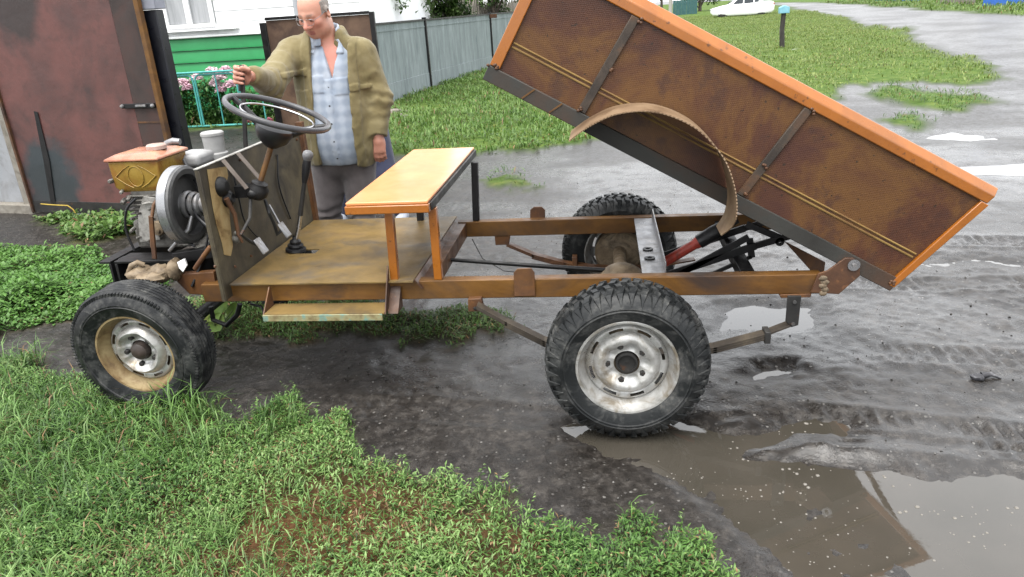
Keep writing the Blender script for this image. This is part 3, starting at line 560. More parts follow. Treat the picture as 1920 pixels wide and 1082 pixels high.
# ---------------------------------------------------------------- floor, step
b = MB(); hx, hy = -1.56, .81
for x0, x1, y0, y1 in ((-1.745, -.905, .352, hy-.035), (-1.745, hx-.055, hy-.035, hy+.035), (hx+.055, -.905, hy-.035, hy+.035), (-1.745, -.905, hy+.035, .905), ): b.box(x0, x1, y0, y1, ZR+.003, ZR+.009)
b.build('floor_plate', M['floor_plate'], T)
MB().box(-1.745, -.905, .909, 1.40, ZR+.002, ZR+.008).build('floor_plate', M['floor_plate'], T)
b = MB(); p = [(-.902, .36, ZR+.01), (-.872, .36, ZR-.03), (-.862, 1.29, ZR-.03), (-.90, 1.36, ZR+.01)]; b.prism(p, (.006, 0, .003)); b.build('floor_edge', M['rust'], T)
xs0, xs1, ys, zs = -1.56, -1.02, .255, .452
b = MB(); b.box(xs0, xs1, ys, YN-.004, zs, zs+.006); b.build('step_plate', M['floor_plate'], T)
t = NT('chipped step edge'); c_ = t.ramp(t.noise(18, 6, .65), [(.35, (.12, .09, .04)), (.5, (.2, .18, .09)), (.58, (.1, .19, .16)), (.7, (.17, .12, .05))]); t.set(Base_Color=c_, Roughness=.6); t.bump(t.noise(60), .4, .004)
MB().box(xs0-.004, xs1-.006, ys-.008, ys-.001, zs-.026, zs+.004).build('step_lip', t.m, T, bevel=.002)
MB().prism([(xs0-.002, ys+.002, zs), (xs0-.002, YN-.012, zs), (xs0-.002, YN-.012, ZR+.002)], (-.005, 0, 0)).build('step_gusset', M['rust'], T)
b = MB(); b.prism([(xs1+.002, ys+.002, zs), (xs1+.002, YN-.012, zs), (xs1+.002, YN-.004, ZR+.075)], (.005, 0, 0)); b.prism([(xs1+.008, ys+.03, zs-.01), (xs1+.008, YN-.006, zs-.01), (xs1+.008, YN-.006, ZR-.02)], (.045, 0, 0)); b.build('step_gusset', M['rust'], T)

# ---------------------------------------------------------------- firewall, straps, pedals
FX = -1.755
MB().prism([(FX, .315, .50), (FX, .315, 1.088), (FX, 1.40, 1.088), (FX, 1.415, .50)], (-.004, 0, 0)).build('firewall', M['firewall'], T)
b = MB(); b.box(FX-.012, FX+.004, .302, .3145, .50, 1.09); b.box(FX+.0045, FX+.008, .303, .32, .50, 1.086); b.build('edge_angle', M['firewall'], T, bevel=.002)
MB().box(FX-.014, FX+.006, .30, 1.40, 1.0905, 1.0965).build('top_angle', surf('scuffed white edge', [(.35, (.2, .19, .17)), (.5, (.42, .41, .38)), (.7, (.5, .49, .47))], 12), T, bevel=.002)
MB().box(FX-.02, FX+.02, 1.417, 1.455, .50, 1.12).build('corner_post', M['rust'], T, bevel=.003)
rng = random.Random(3); pl = [(388, 318), (424, 312), (427, 330), (421, 352), (428, 380), (431, 420), (436, 462), (432, 480), (420, 478), (416, 456), (405, 420), (398, 385)]
MB().prism([ax(x, y, FX+.002) for x, y in pl], (.0025, 0, 0)).build('paint_flake', M['tan_flake'], T)
for p0, p1 in (((418, 300), (463, 354)), ((446, 287), (488, 336))):
    MB().bar(ax(*p0, FX+.012), ax(p1[0], p1[1], FX+.10), .004, .026, (0, 1, .3)).build('support_bar', surf('dull brown grey bar', [(.3, (.12, .095, .08)), (.7, (.22, .19, .165))], 9), T, bevel=.001)
b = MB(); c = ax(485, 352, FX+.13); b.lathe([(.001, -.05), (.03, -.05), (.046, -.03), (.046, .0), (.036, .012), (.036, .024), (.022, .03), (.001, .03)], c, (.42, 0, .9), 24); b.obox(c+V((-.05, 0, -.01)), (.05, 0, 0), (0, .035, 0), (0, 0, .026)); b.ell(c+V((-.02, -.035, -.02)), .03, .02, .022, 12, 8)
b.build('steering_box', M['black_steel'], T, smooth=40)
for k, (s_, pp, pad) in enumerate((((470, 372), [(468, 410), (452, 440), (468, 452)], (485, 461)), ((497, 375), [(505, 400), (514, 420), (520, 440)], (529, 431)))):
    X0 = FX+.1+.02*k; pts = [ax(*s_, X0)]+[ax(x, y, X0+.03) for x, y in pp]+[ax(*pad, X0+.05)]
    o = MB().tube(pts, .008, 8).build('pedal', M['dark_steel'], T, smooth=50)
    MB().obox(pts[-1]+V((.012, 0, 0)), (.004, 0, .0025), (0, .027, 0), (-.018, 0, .034)).build('pedal_pad', M['grey_metal'], o, bevel=.004)
MB().bar(ax(505, 385, FX+.1), ax(524, 420, FX+.16), .006, .014).build('pedal_rod', M['grey_metal'], T)
b = MB()
for (x, y), r_ in (((412, 350), .045), ((424, 372), .04)):
    b.lathe([(.001, .035), (r_*.5, .035), (r_*.9, .02), (r_, .004), (r_, -.004)], ax(x, y, FX+.002), (1, 0, 0), 24)
b.build('bearing_cap', M['black_steel'], T, smooth=40)
MB().tube([ax(424, 372, FX+.03), ax(440, 402, FX+.04), ax(447, 440, FX+.05), ax(455, 455, FX+.06)], [.012, .01, .008, .006], 8).build('linkage', M['rust'], T, smooth=50)
b = MB(); c = ax(443, 448, FX+.02); b.ell(c, .02, .018, .022, 8, 6); b.ell(c+V((.01, -.01, .03)), .012, .012, .012, 8, 6); b.build('cable_joint', M['cast'], T)
# gear lever
g0 = V((hx-.0, hy+.0, ZR+.01)); g0 = gz(555, 470, ZR+.01); g1 = at(577, 292, .85)
gl = MB().tube([g0+(0, 0, .03), g0*.75+g1*.25, g0*.4+g1*.6, g1-(0, 0, .01)], [.011, .011, .0085, .008], 12).build('gear_lever', M['chrome'], T, smooth=50)
b = MB(); b.lathe([(.052, .0), (.05, .012), (.034, .016), (.04, .024), (.038, .032), (.025, .036), (.029, .044), (.026, .052), (.014, .06), (.012, .075)], g0+(0, 0, .002), unit(g1-g0)*.35+V((0, 0, .65)), 24); b.build('lever_boot', M['plastic'], gl, smooth=50)
d_ = unit(g1-g0); b = MB(); b.lathe([(.001, .026), (.013, .025), (.023, .016), (.026, .004), (.024, -.01), (.018, -.022)], g1, d_, 20); b.build('lever_knob', surf('worn grey knob', [(.3, (.12, .12, .125)), (.7, (.24, .24, .25))], 20, (.25, .4)), gl, smooth=60)
MB().lathe([(.018, -.02), (.021, -.05), (.017, -.1), (.012, -.135)], g1, d_, 16).build('lever_grip', M['plastic'], gl, smooth=60)
MB().tube([g0*.62+g1*.38, g0*.45+g1*.55, g0*.22+g1*.78], [.0125, .012, .0105], 12).build('lever_sleeve', M['dark_steel'], gl, smooth=60)
# steering column and wheel
SC = at(521, 212, .62); sn = unit((.36, .02, .93)); s1_ = unit(np.cross((0, 1, 0), sn)); s2_ = np.cross(sn, s1_)
sw = MB().tube([SC+.222*(math.cos(a)*s1_+math.sin(a)*s2_) for a in np.linspace(0, 2*math.pi, 64, endpoint=False)], .0135, 12, True).build('steering_wheel', M['grey_plastic'], T, smooth=60)
MB().tube([SC-sn*.012+.158*(math.cos(a)*s1_+math.sin(a)*s2_) for a in np.linspace(0, 2*math.pi, 56, endpoint=False)], .005, 8, True).build('horn_ring', M['chrome'], sw, smooth=60)
b = MB()
for a in (.35, math.pi-.05):
    d0 = math.cos(a)*s1_+math.sin(a)*s2_; b.tube([SC+d0*.22, SC+d0*.15-sn*.03, SC+d0*.06-sn*.085], [.012, .013, .02], 10)
b.build('spoke', M['plastic'], sw, smooth=50)
MB().lathe([(.001, -.062), (.06, -.055), (.082, -.066), (.084, -.085), (.066, -.125), (.036, -.15), (.024, -.158), (.001, -.158)], SC, sn, 28).build('wheel_hub', M['plastic'], sw, smooth=45)
MB().lathe([(.001, -.055), (.03, -.056), (.042, -.06)], SC, sn, 20).build('horn_button', M['grey_metal'], sw, smooth=45)
MB().tube([SC-sn*.15, ax(487, 345, FX+.13)], .0125, 14).build('steering_column', M['rust_orange'], T, smooth=50)
# tall hand lever
h0, h1 = at(449, 290, 1.05), at(453, 122, 1.05)
hl = MB().bar(h0-(0, 0, .25), h1, .012, .022, (1, 0, 0)).build('hand_lever', M['dark_steel'], T, bevel=.003)
MB().tube([h1-(h1-h0)*.28, h1-(h1-h0)*.02], .013, 12).build('lever_grip', M['plastic'], hl, smooth=50)

# ---------------------------------------------------------------- bench
BX0, BX1, BY0, BY1, BZ = -1.145, -.788, .305, 1.50, .93
bn = MB().box(BX0+.004, BX1-.004, BY0+.004, BY1, BZ-.014, BZ).build('bench', M['orange_board'], T, bevel=.004)
v0 = MB().box(BX0, BX1, BY0-.004, BY0+.03, BZ-.05, BZ-.0145).build('bench_rail', M['orange'], bn, bevel=.004)
MB().box(BX1-.03, BX1+.006, BY0+.032, BY1, BZ-.048, BZ-.0145).build('bench_rail', M['dark_steel'], bn, bevel=.003)
MB().box(BX0, BX0+.03, BY0+.032, BY1, BZ-.048, BZ-.0145).build('bench_rail', M['dark_steel'], bn, bevel=.003)
MB().box(BX0+.032, BX1-.032, BY1-.03, BY1, BZ-.048, BZ-.0145).build('bench_rail', M['dark_steel'], bn, bevel=.003)
for (p0, p1, m_) in ((at(729, 390, .40), at(741, 524, .395), 'orange'), (at(811, 386, .40), at(823, 525, .40), 'orange'), (at(889, 292, 1.34), at(893, 411, 1.33), 'black_steel'), (at(787, 360, 1.34), at(789, 414, 1.34), 'black_steel')):
    p0 = V((p0[0], p0[1], BZ-.052)); p1[2] = ZR+.001; MB().bar(p1, p0, .036, .034, (0, 1, 0)).build('bench_leg', M[m_], bn, bevel=.003)

# ---------------------------------------------------------------- engine
en = MB().box(-2.32, -2.07, .61, .86, .66, .80).build('engine', M['cast'], T, bevel=.015, seg=3)
b = MB(); b.box(-2.28, -2.12, .60, .84, .80, .945)
for k in range(6): b.box(-2.30, -2.10, .585, .86, .815+.021*k, .823+.021*k)
b.build('cylinder', M['cast'], en, bevel=.002)
TX0, TX1, TY0, TY1, TZ0, TZ1 = -2.345, -2.10, .58, .83, .94, 1.088
b = MB(); q = []
for z, i in ((TZ0, .022), (TZ0+.03, .004), (TZ1-.012, 0), (TZ1, 0)): q.append([(TX0+i, TY0+i, z), (TX1-i, TY0+i, z), (TX1-i, TY1-i, z), (TX0+i, TY1-i, z)])
b.add(sum(q, []), [(3, 2, 1, 0), (12, 13, 14, 15)]+[(4*l+k, 4*l+(k+1) % 4, 4*l+4+(k+1) % 4, 4*l+4+k) for l in range(3) for k in range(4)])
tk = b.build('fuel_tank', M['tank'], en, bevel=.006, seg=3)
b = MB(); q = []
for z, i in ((TZ1+.001, -.012), (TZ1+.012, -.011), (TZ1+.03, .028), (TZ1+.034, .06)): q.append([(TX0+i, TY0+i, z), (TX1-i, TY0+i, z), (TX1-i, TY1-i, z), (TX0+i, TY1-i, z)])
b.add(sum(q, []), [(3, 2, 1, 0), (12, 13, 14, 15)]+[(4*l+k, 4*l+(k+1) % 4, 4*l+4+(k+1) % 4, 4*l+4+k) for l in range(3) for k in range(4)])
b.build('tank_lid', M['tank_top'], en, bevel=.005, seg=3)
cx_, cz_ = (TX0+TX1)/2, (TZ0+TZ1)/2+.004
b = MB(); b.tube([(cx_+.037*math.cos(a), TY0, cz_+.046*math.sin(a)) for a in np.linspace(0, 2*math.pi, 32, endpoint=False)], .0026, 6, True)
for sx in (-1, 1):
    for sz in (-1, 1): b.tube([(cx_+sx*.10, TY0-.001, cz_), (cx_+sx*.055, TY0-.001, cz_+sz*.034), (cx_+sx*.02, TY0-.001, cz_+sz*.052)], .0026, 6)
b.build('embossing', M['tank'], en, smooth=60)
cc = gz(270, 282, TZ1+.045); MB().lathe([(.045, 0), (.045, .016), (.04, .022), (.001, .024)], (cc[0], .70, TZ1+.034), (0, 0, 1), 28).build('filler_cap', surf('faded pink metal cap', [(.3, (.4, .25, .2)), (.7, (.52, .4, .35))], 15, (.25, .4)), en, smooth=35)
# flywheel
fc = ax(346, 384, -1.985); b = MB(); r_ = .175
b.lathe([(.001, .01), (.05, .01), (.055, -.0), (.135, -.004), (.14, .03), (r_-.012, .034), (r_, .028), (r_+.0, -.03), (r_-.012, -.036), (.001, -.036)], fc, (1, 0, 0), 64)
fwh = b.build('flywheel', surf('grey flywheel', [(.3, (.1, .1, .1)), (.6, (.19, .19, .19)), (.8, (.27, .27, .27))], 10, (.3, .5), metal=.3), en, smooth=35)
MB().lathe([(r_+.001, .016), (r_+.004, .014), (r_+.004, -.024), (r_+.001, -.026)], fc, (1, 0, 0), 64).build('flywheel_band', surf('bright machined band', [(.3, (.4, .41, .42)), (.7, (.58, .58, .6))], 12, (.2, .35), metal=.7), en, smooth=35)
b = MB()
for k in range(4): b.lathe([(.058-.006*k, .012+.028*k), (.064-.006*k, .018+.028*k), (.064-.006*k, .028+.028*k), (.056-.006*k, .034+.028*k)], fc, (1, 0, 0), 28)
b.lathe([(.04, 0), (.04, .2)], fc, (1, 0, 0), 20); b.build('coupling', M['grey_metal'], en, smooth=40)
# white cowl and air filter
b = MB(); c = ax(368, 292, -2.0); b.obox(at(366, 296, .9), (.075, 0, 0), (0, .1, 0), (0, 0, .03)); b.build('cowl', surf('dull white cowl', [(.3, (.36, .36, .36)), (.7, (.52, .52, .52))], 8), en, bevel=.02, seg=4)
c = at(405, 288, 1.0); b = MB(); b.lathe([(.001, -.02), (.06, -.02), (.06, .004), (.05, .01), (.053, .09), (.057, .094), (.057, .106), (.05, .112), (.001, .114)], c, (0, 0, 1), 28); b.build('air_filter', surf('dull white can', [(.3, (.42, .42, .41)), (.7, (.56, .56, .55))], 12, (.35, .5)), en, smooth=35)
b = MB(); c = at(322, 268, .86); b.tube([c+(-.03, 0, -.05), c+(-.02, 0, .0), c+(.01, 0, .008), c+(.045, 0, .004)], [.02, .02, .017, .015], 12); b.build('intake_pipe', M['grey_metal'], en, smooth=50)
# small fittings on the block
b = MB(); rs = random.Random(9)
for (x, y, r_) in ((208, 340, .011), (228, 360, .008), (232, 378, .013), (242, 372, .009), (262, 400, .006), (282, 392, .006), (248, 410, .008), (288, 410, .006), (262, 445, .006), (282, 450, .006), (248, 432, .009)):
    p = at(x, y, .575); b.lathe([(.001, -.02), (r_*.6, -.02), (r_*.8, -.012), (r_, -.01), (r_, .02)], p, (rs.uniform(-.5, .2), 1, rs.uniform(-.3, .3)), rs.choice((6, 12)))
kind(b.build('fittings', M['cast'], en, smooth=35), 'stuff')
b = MB(); p = [at(x, y, .58) for x, y in ((268, 368), (300, 372), (304, 400), (296, 430), (300, 450), (262, 455), (258, 405))]; b.prism(p, (0, .05, 0)); b.tube([at(268, 383, .57), at(280, 380, .565), at(300, 383, .57)], .007, 8); b.build('crankcase_cover', surf('pale oily casting', [(.3, (.14, .135, .12)), (.5, (.3, .29, .27)), (.7, (.4, .39, .36))], 16, (.35, .6), dirt=((.05, .04, .03), .8), dscale=20), en, bevel=.008, seg=3)
b = MB(); b.lathe([(.001, -.014), (.032, -.012), (.036, -.004), (.036, .02)], at(297, 428, .57), (.1, 1, 0), 22); b.lathe([(.001, -.02), (.012, -.02), (.012, 0)], at(299, 432, .565), (.1, 1, 0), 12); b.build('cover_plate', M['tan_cast'], en, smooth=35)
MB().tube([at(296, 372, .56), at(288, 385, .53), at(283, 420, .5), at(285, 460, .48), at(290, 478, .47)], .008, 8).build('fuel_pipe', M['rust'], en, smooth=50)
MB().tube([at(360, 405, .5), at(354, 430, .46), at(335, 450, .46), at(318, 470, .47)], [.008, .011, .009, .008], 8).build('control_rod', M['grey_metal'], en, smooth=50)
b = MB(); b.tube([at(375, 440, .62), at(390, 435, .62)], .03, 14); b.tube([at(345, 458, .55), at(392, 452, .55)], .012, 10); b.ell(at(358, 455, .55), .02, .02, .018, 10, 8); b.tube([at(370, 470, .5), at(395, 450, .55)], [.02, .03], 10); b.build('starter', M['cast'], en, smooth=45)
b = MB()
for x, y, rx, rz, jy in ((262, 512, .055, .035, .38), (300, 512, .06, .04, .40), (330, 505, .03, .05, .42), (282, 520, .08, .03, .36)): b.ell(at(x, y, jy), rx, .06, rz, 16, 10, jit=.3, seed=int(x))
b.tube([at(240, 515, .36), at(246, 498, .36), at(258, 492, .37), at(270, 497, .38)], .012, 8); b.build('suspension_arm', M['tan_cast'], T, smooth=60)
for pts_, r_ in (([at(332, 345, .62), at(352, 372, .52), at(372, 408, .5), at(398, 432, .48)], .011), ([at(312, 362, .57), at(322, 400, .53), at(335, 440, .5), at(365, 462, .48)], .006), ([at(392, 330, .5), at(388, 372, .47), at(393, 420, .46), at(385, 470, .45)], .005), ([at(255, 372, .56), at(238, 392, .55), at(236, 430, .55), at(252, 470, .55)], .006), ([at(345, 300, .75), at(360, 330, .66), at(378, 350, .6), at(398, 352, .55)], .009)):
    MB().tube(cr(pts_, 6), r_, 8).build('hose', M['plastic'], T, smooth=60)
for pts_ in ([ax(436, 318, FX+.006), ax(448, 372, FX+.012), ax(462, 420, FX+.01), ax(500, 462, FX+.008)], [ax(520, 290, FX+.006), ax(524, 350, FX+.01), ax(545, 410, FX+.008)]):
    MB().tube(cr(pts_, 6), .004, 6).build('cable', M['plastic'], T, smooth=60)
for x, y in ((450, 300), (520, 272), (556, 262), (560, 400), (470, 480), (440, 500), (402, 500)): MB().lathe([(.001, .007), (.006, .007), (.007, 0)], ax(x, y, FX+.001), (1, 0, 0), 6).build('bolt', M['rust'], T)
b = MB(); b.prism([at(x, y, .42) for x, y in ((318, 515), (400, 510), (408, 556), (355, 552))], (0, .04, 0)); b.tube([at(365, 505, .4), at(382, 480, .4), at(395, 462, .4)], .012, 8); b.build('spring_perch', M['rust'], T, bevel=.006)
b = MB(); b.tube([at(395, 575, .55), at(400, 600, .55), at(425, 610, .5), at(445, 590, .5), at(450, 570, .5)], .012, 8); b.tube([at(470, 570, .45), at(490, 575, .42), at(500, 598, .42)], .006, 6); b.build('steering_link', M['black_steel'], T, smooth=50)

# ---------------------------------------------------------------- tipping bed: side frame of s (along) and t (up) at the near side
B0 = at(905, 148, .385); B1 = at(1668, 545, .385); be = unit(B1-B0); bnn = np.array([-be[2], 0, be[0]]); BL_ = float(np.linalg.norm(B1-B0)); BA = math.atan2(-be[2], be[0])
def S(s, t, y=.385): p = B0+be*s+bnn*t; return V((p[0], y, p[2]))
BW0, BW1 = .385, 1.345
def bed_panel_mat():
    t = NT('pressed brown mesh board'); co = t.map((1, 1, 1), (0, BA, 0)); sp = t.n.new('ShaderNodeSeparateXYZ'); t.l.new(co, sp.inputs[0])
    n = t.noise(1.7, 8, .66, .7, t.map((1.1, 1, 1.0), (0, BA, 0)))
    c = t.ramp(n, [(.28, (.02, .0065, .0055)), (.42, (.046, .0145, .0075)), (.52, (.082, .035, .0085)), (.6, (.05, .0165, .0075)), (.72, (.032, .008, .0075))])
    c = t.mix(t.rng(t.noise(9, 5, .6), .56, .66, 0, .6), c, (.026, .0095, .0085))
    c = t.mix(t.rng(t.noise(38, 3, .6), .66, .7, 0, .75), c, (.008, .005, .004))
    wv = t.math('MULTIPLY', t.math('SINE', t.math('MULTIPLY', sp.outputs[0], 2*math.pi/.011)), t.math('SINE', t.math('MULTIPLY', sp.outputs[2], 2*math.pi/.009)))
    g = t.rng(wv, -.6, .6, 0, 1); c = t.mix(t.math('MULTIPLY', g, .32), c, t.mix(.5, c, (.11, .066, .026)))
    t.set(Base_Color=c, Roughness=t.rng(n, .3, .7, .38, .6), Specular_IOR_Level=.3); t.bump(g, .16, .003); return t.m
M['bed_panel'] = bed_panel_mat(); M['rib'] = surf('rust-stained dark bar', [(.3, (.03, .024, .02)), (.5, (.06, .045, .034)), (.7, (.12, .06, .03))], 9, (.45, .7))
slant = lambda t: BL_-.012+(t/.47)*.105
bed = MB().prism([S(.03, .03, BW0+.006), S(slant(.03)-.02, .03, BW0+.006), S(slant(.48)-.02, .48, BW0+.006), S(.03, .48, BW0+.006)], (0, .005, 0)).build('tipping_bed', M['bed_panel'], T)
MB().prism([S(.03, .03, BW1-.011), S(slant(.03)-.02, .03, BW1-.011), S(slant(.48)-.02, .48, BW1-.011), S(.03, .48, BW1-.011)], (0, .005, 0)).build('side_panel', M['bed_panel'], bed)
MB().prism([S(.03, .052, BW0+.012), S(slant(.05), .052, BW0+.012), S(slant(.05), .052, BW1-.012), S(.03, .052, BW1-.012)], bnn*-.005).build('bed_floor', M['rust'], bed)
MB().prism([S(.03, .06, BW0+.012), S(.03, .06, BW1-.012), S(.03, .46, BW1-.012), S(.03, .46, BW0+.012)], be*.005).build('front_panel', M['bed_panel'], bed)
for y0, y1, o in ((BW0-.008, BW0+.035, 1), (BW1-.035, BW1+.008, 0)):
    b = MB(); q = [S(0, 0, y0), S(BL_, 0, y0), S(BL_, .06, y0), S(0, .06, y0)]; b.prism(q, (0, y1-y0, 0)); b.build('sill_rail', surf('stained sill steel', [(.3, (.03, .028, .025)), (.48, (.055, .054, .048)), (.6, (.075, .05, .036)), (.72, (.1, .055, .035))], 1.8, (.4, .65), gain=.55), bed, bevel=.003)
    tz = .468; s0, s1 = -.005, slant(tz)+.004                     # top rail: upright face with a sloping shoulder on top
    pr = [(0, tz-.006), (0, tz+.03), (.03, tz+.062), (.042, tz+.062), (.042, tz-.006)] if o else [(0, tz-.006), (0, tz+.062), (.012, tz+.062), (.042, tz+.03), (.042, tz-.006)]
    P0 = [S(s0, t_, y0+w_) for w_, t_ in pr]; P1 = [S(s1+(t_-tz)*.22, t_, y0+w_) for w_, t_ in pr]; n = len(pr)
    b = MB(); b.add(P0+P1, [tuple(range(n)) if not o else tuple(range(n)), tuple(range(2*n-1, n-1, -1))]+[(i, i+n, (i+1) % n+n, (i+1) % n) for i in range(n)]); bmx = b.build('top_rail', M['orange'], bed, bevel=.004)
    MB().prism([S(.002, .062, y0+.001), S(.045, .062, y0+.001), S(.045, tz-.007, y0+.001), S(.002, tz-.007, y0+.001)], (0, .04, 0)).build('corner_post', M['orange'], bed, bevel=.003)
    MB().prism([S(slant(.03)-.018, .02, y0-.001), S(slant(.02)+.012, .02, y0-.001), S(slant(tz)+.012, tz-.007, y0-.001), S(slant(tz)-.022, tz-.007, y0-.001)], (0, .04, 0)).build('tail_post', M['orange'], bed, bevel=.003)
    for (sa, sb, sc_) in ((.385, .435, .43), (1.10, 1.155, 1.17)):
        w = .034; MB().prism([S(sa, .062, y0+.002), S(sa+w, .062, y0+.002), S(sc_+.005, tz-.008, y0+.002), S(sc_+.005-w, tz-.008, y0+.002)], (0, .028, 0)).build('side_rib', M['rib'], bed, bevel=.003)
    yb = BW0-.003 if o else BW1-.001
    for tt in (.158, .174): MB().tube([S(.05, tt, yb+.008), S(slant(tt)-.03, tt, yb+.008)], .0045, 6).build('pressed_ridge', surf('yellowed ridge', [(.3, (.12, .06, .025)), (.5, (.2, .12, .035)), (.7, (.26, .17, .05))], 5), bed, smooth=60)
MB().prism([S(BL_-.03, .005, BW0+.037), S(BL_-.03, .005, BW1-.037), S(BL_-.03, .05, BW1-.037), S(BL_-.03, .05, BW0+.037)], be*.02).build('tail_beam', M['rust'], bed, bevel=.003)
MB().bar(S(1.90, .5, BW0+.05), S(1.90, .5, BW1-.05), .03, .03, bnn).build('tail_tie', M['orange'], bed, bevel=.003)
b = MB(); rw = random.Random(2)
for (s_, t_) in ((.01, .064), (.03, .066), (BL_-.02, .03), (BL_-.01, .045), (.395, .07), (.44, .455), (1.12, .07), (1.17, .458), (.43, .25), (1.13, .2)):
    for k in range(3): b.ell(S(s_+rw.uniform(-.014, .014), t_+rw.uniform(-.008, .008), BW0-.009), .007, .005, .006, 8, 5)
kind(b.build('weld_beads', M['rust'], bed, smooth=60), 'stuff')
for k, (s_, t_) in enumerate(((.17, 0), (.29, 0))): MB().bar(S(s_, .004, BW0-.0095), S(s_+.03, .058, BW0-.0095), .006, .004, (0, 1, 0)).build('weld_seam', M['rust_orange'], bed)
# fender over the wheel, held by the bed
arc = [(.40, -.02), (.418, .02), (.448, .072), (.505, .142), (.594, .2), (.69, .227), (.8, .226), (.92, .186), (1.005, .122), (1.066, .049), (1.1, -.026), (1.102, -.09)]
A_ = cr(arc, 14); n = len(A_); b = MB(); vv = []
for i, (s_, t_) in enumerate(A_):
    a, c = A_[max(i-1, 0)], A_[min(i+1, n-1)]; nn = unit((-(c-a)[1], (c-a)[0])); tooth = .004*(i % 2); yo = .155+tooth+(.10*max(0, (i-n*.86)/(n*.14)))
    for y_, off in ((yo, 0), (BW0-.004, 0), (BW0-.004, -.004), (yo, -.004)): p = S(s_+nn[0]*off, t_+nn[1]*off, y_); vv.append(p)
b.add(vv, [(4*i+k, 4*i+4+k, 4*i+4+(k+1) % 4, 4*i+(k+1) % 4) for i in range(n-1) for k in range(4)]+[(0, 1, 2, 3), (4*n-1, 4*n-2, 4*n-3, 4*n-4)])
M['fender'] = surf('rusty tan fender', [(.3, (.11, .065, .035)), (.5, (.22, .145, .085)), (.68, (.28, .2, .13)), (.8, (.14, .08, .04))], 5, (.4, .65))
b.build('fender', M['fender'], bed, smooth=40)
# hinge plates on the rails, pins, lifting gear
for Y0 in (YN-.014, YF+.058):
    hp = MB().prism([at(x, y, YN-.014)*V((1, 0, 1))+V((0, Y0, 0)) for x, y in ((1520, 549), (1573, 552), (1613, 517), (1612, 492), (1600, 484), (1585, 484), (1552, 508), (1535, 513))], (0, .011, 0)).build('hinge_plate', M['rust'], T, bevel=.002)
hc = at(1601, 497, YN-.016)
b = MB(); b.lathe([(.006, -.003), (.024, -.003), (.024, .003), (.006, .003)], hc, (0, 1, 0), 28, close=True); b.build('hinge_washer', M['chrome'], T, smooth=40)
MB().lathe([(.001, -.012), (.008, -.012), (.008, .0)], hc, (0, 1, 0), 6).build('hinge_pin', M['grey_metal'], T)
b = MB()
for k in range(5): b.ell(at(1543+4*(k % 2), 522+7*k, YN-.014), .016, .006, .012, 10, 6, jit=.4, seed=k)
b.build('weld_blob', M['tan_cast'], T, smooth=60)
MB().prism([at(x, y, 1.0) for x, y in ((1470, 452), (1548, 492), (1545, 512), (1524, 512))], (0, .012, 0)).build('gusset_plate', M['rust'], T, bevel=.002)
b = MB(); yj = .86; p0, p1 = at(1246, 492, yj), at(1338, 437, yj); b.tube([p0, p0*.3+p1*.7], .024, 18); b.tube([p0*.38+p1*.62, p0*.3+p1*.7, p0*.22+p1*.78], [.026, .03, .026], 18); jk = b.build('lifting_jack', M['red'], T, smooth=40)
MB().tube([p0*.3+p1*.7, p1, p1+(p1-p0)*.2], [.034, .036, .03], 16).build('jack_head', M['black_steel'], jk, smooth=40)
for k, (a, c, h_) in enumerate((((1238, 503), (1408, 446), .035), ((1408, 446), (1470, 428), .03), ((1240, 512), (1330, 500), .02), ((1330, 500), (1402, 468), .018), ((1398, 435), (1402, 470), .03), ((1250, 508), (1395, 430), .03))):
    for Y in ((.72, 1.0) if k in (0, 1, 5) else (.74,)): MB().bar(at(a[0], a[1], .84)*V((1, 0, 1))+V((0, Y, 0)), at(c[0], c[1], .84)*V((1, 0, 1))+V((0, Y, 0)), .012, h_).build('lift_arm', M['black_steel'], T, bevel=.002)
p = at(1462, 453, .72); MB().lathe([(.008, -.006), (.02, -.006), (.02, .006), (.008, .006)], p, (0, 1, 0), 20, close=True).build('lift_lug', M['black_steel'], T)
MB().bar(at(1400, 420, .8), at(1462, 446, .72), .012, .03).build('lift_arm', M['black_steel'], T, bevel=.002)
# ================================================================== what stands around
def onp(px, py, A, Bp):                                      # on the upright plane through ground points A, B
    n = V((-(Bp[1]-A[1]), Bp[0]-A[0], 0)); d = ray(px, py); return CAM+d*(np.dot(V((A[0], A[1], 0))-CAM, n)/np.dot(d, n))
# ---- garage with its open door
GA, GB = V((-5.62, 3.90)), V((-3.83, 3.536)); gd = V((*(GB-GA)/np.linalg.norm(GB-GA), 0)); gn = V((gd[1], -gd[0], 0)); GL = float(np.linalg.norm(GB-GA))
def gp(u, w, z): return V((GA[0], GA[1], 0))+gd*u+gn*w+V((0, 0, z))     # u along door, w toward the yard
G_ = thing('garage', 'pale garage wall with a big rusty red-brown sheet-metal door at the left edge', 'garage', (-6.2, 4.2, 0))
def gbox(u0, u1, w0, w1, z0, z1): return MB().obox(gp((u0+u1)/2, (w0+w1)/2, (z0+z1)/2), gd*(u1-u0)/2, gn*(w1-w0)/2, V((0, 0, (z1-z0)/2)))
plaster = surf('stained plaster', [(.3, (.22, .2, .17)), (.5, (.36, .33, .28)), (.7, (.45, .42, .37))], 5, (.7, .9), dirt=((.13, .11, .08), .7), dscale=5)
gbox(-3.2, -.17, -.35, -.06, .12, 2.9).build('wall', surf('whitewashed wall', [(.3, (.5, .52, .55)), (.6, (.62, .64, .67)), (.8, (.5, .5, .5))], 2.5, (.7, .9), dirt=((.25, .23, .2), .5), dscale=3), G_)
gbox(-.168, -.03, -.35, -.02, .03, 2.9).build('jamb', plaster, G_, bevel=.012)
gbox(-.19, -.17, -.06, -.045, .28, .72).build('hinge_pin', M['rust'], G_, bevel=.004)
gbox(-3.2, -.02, -.35, .03, -.1, .118).build('plinth', plaster, G_, bevel=.01)
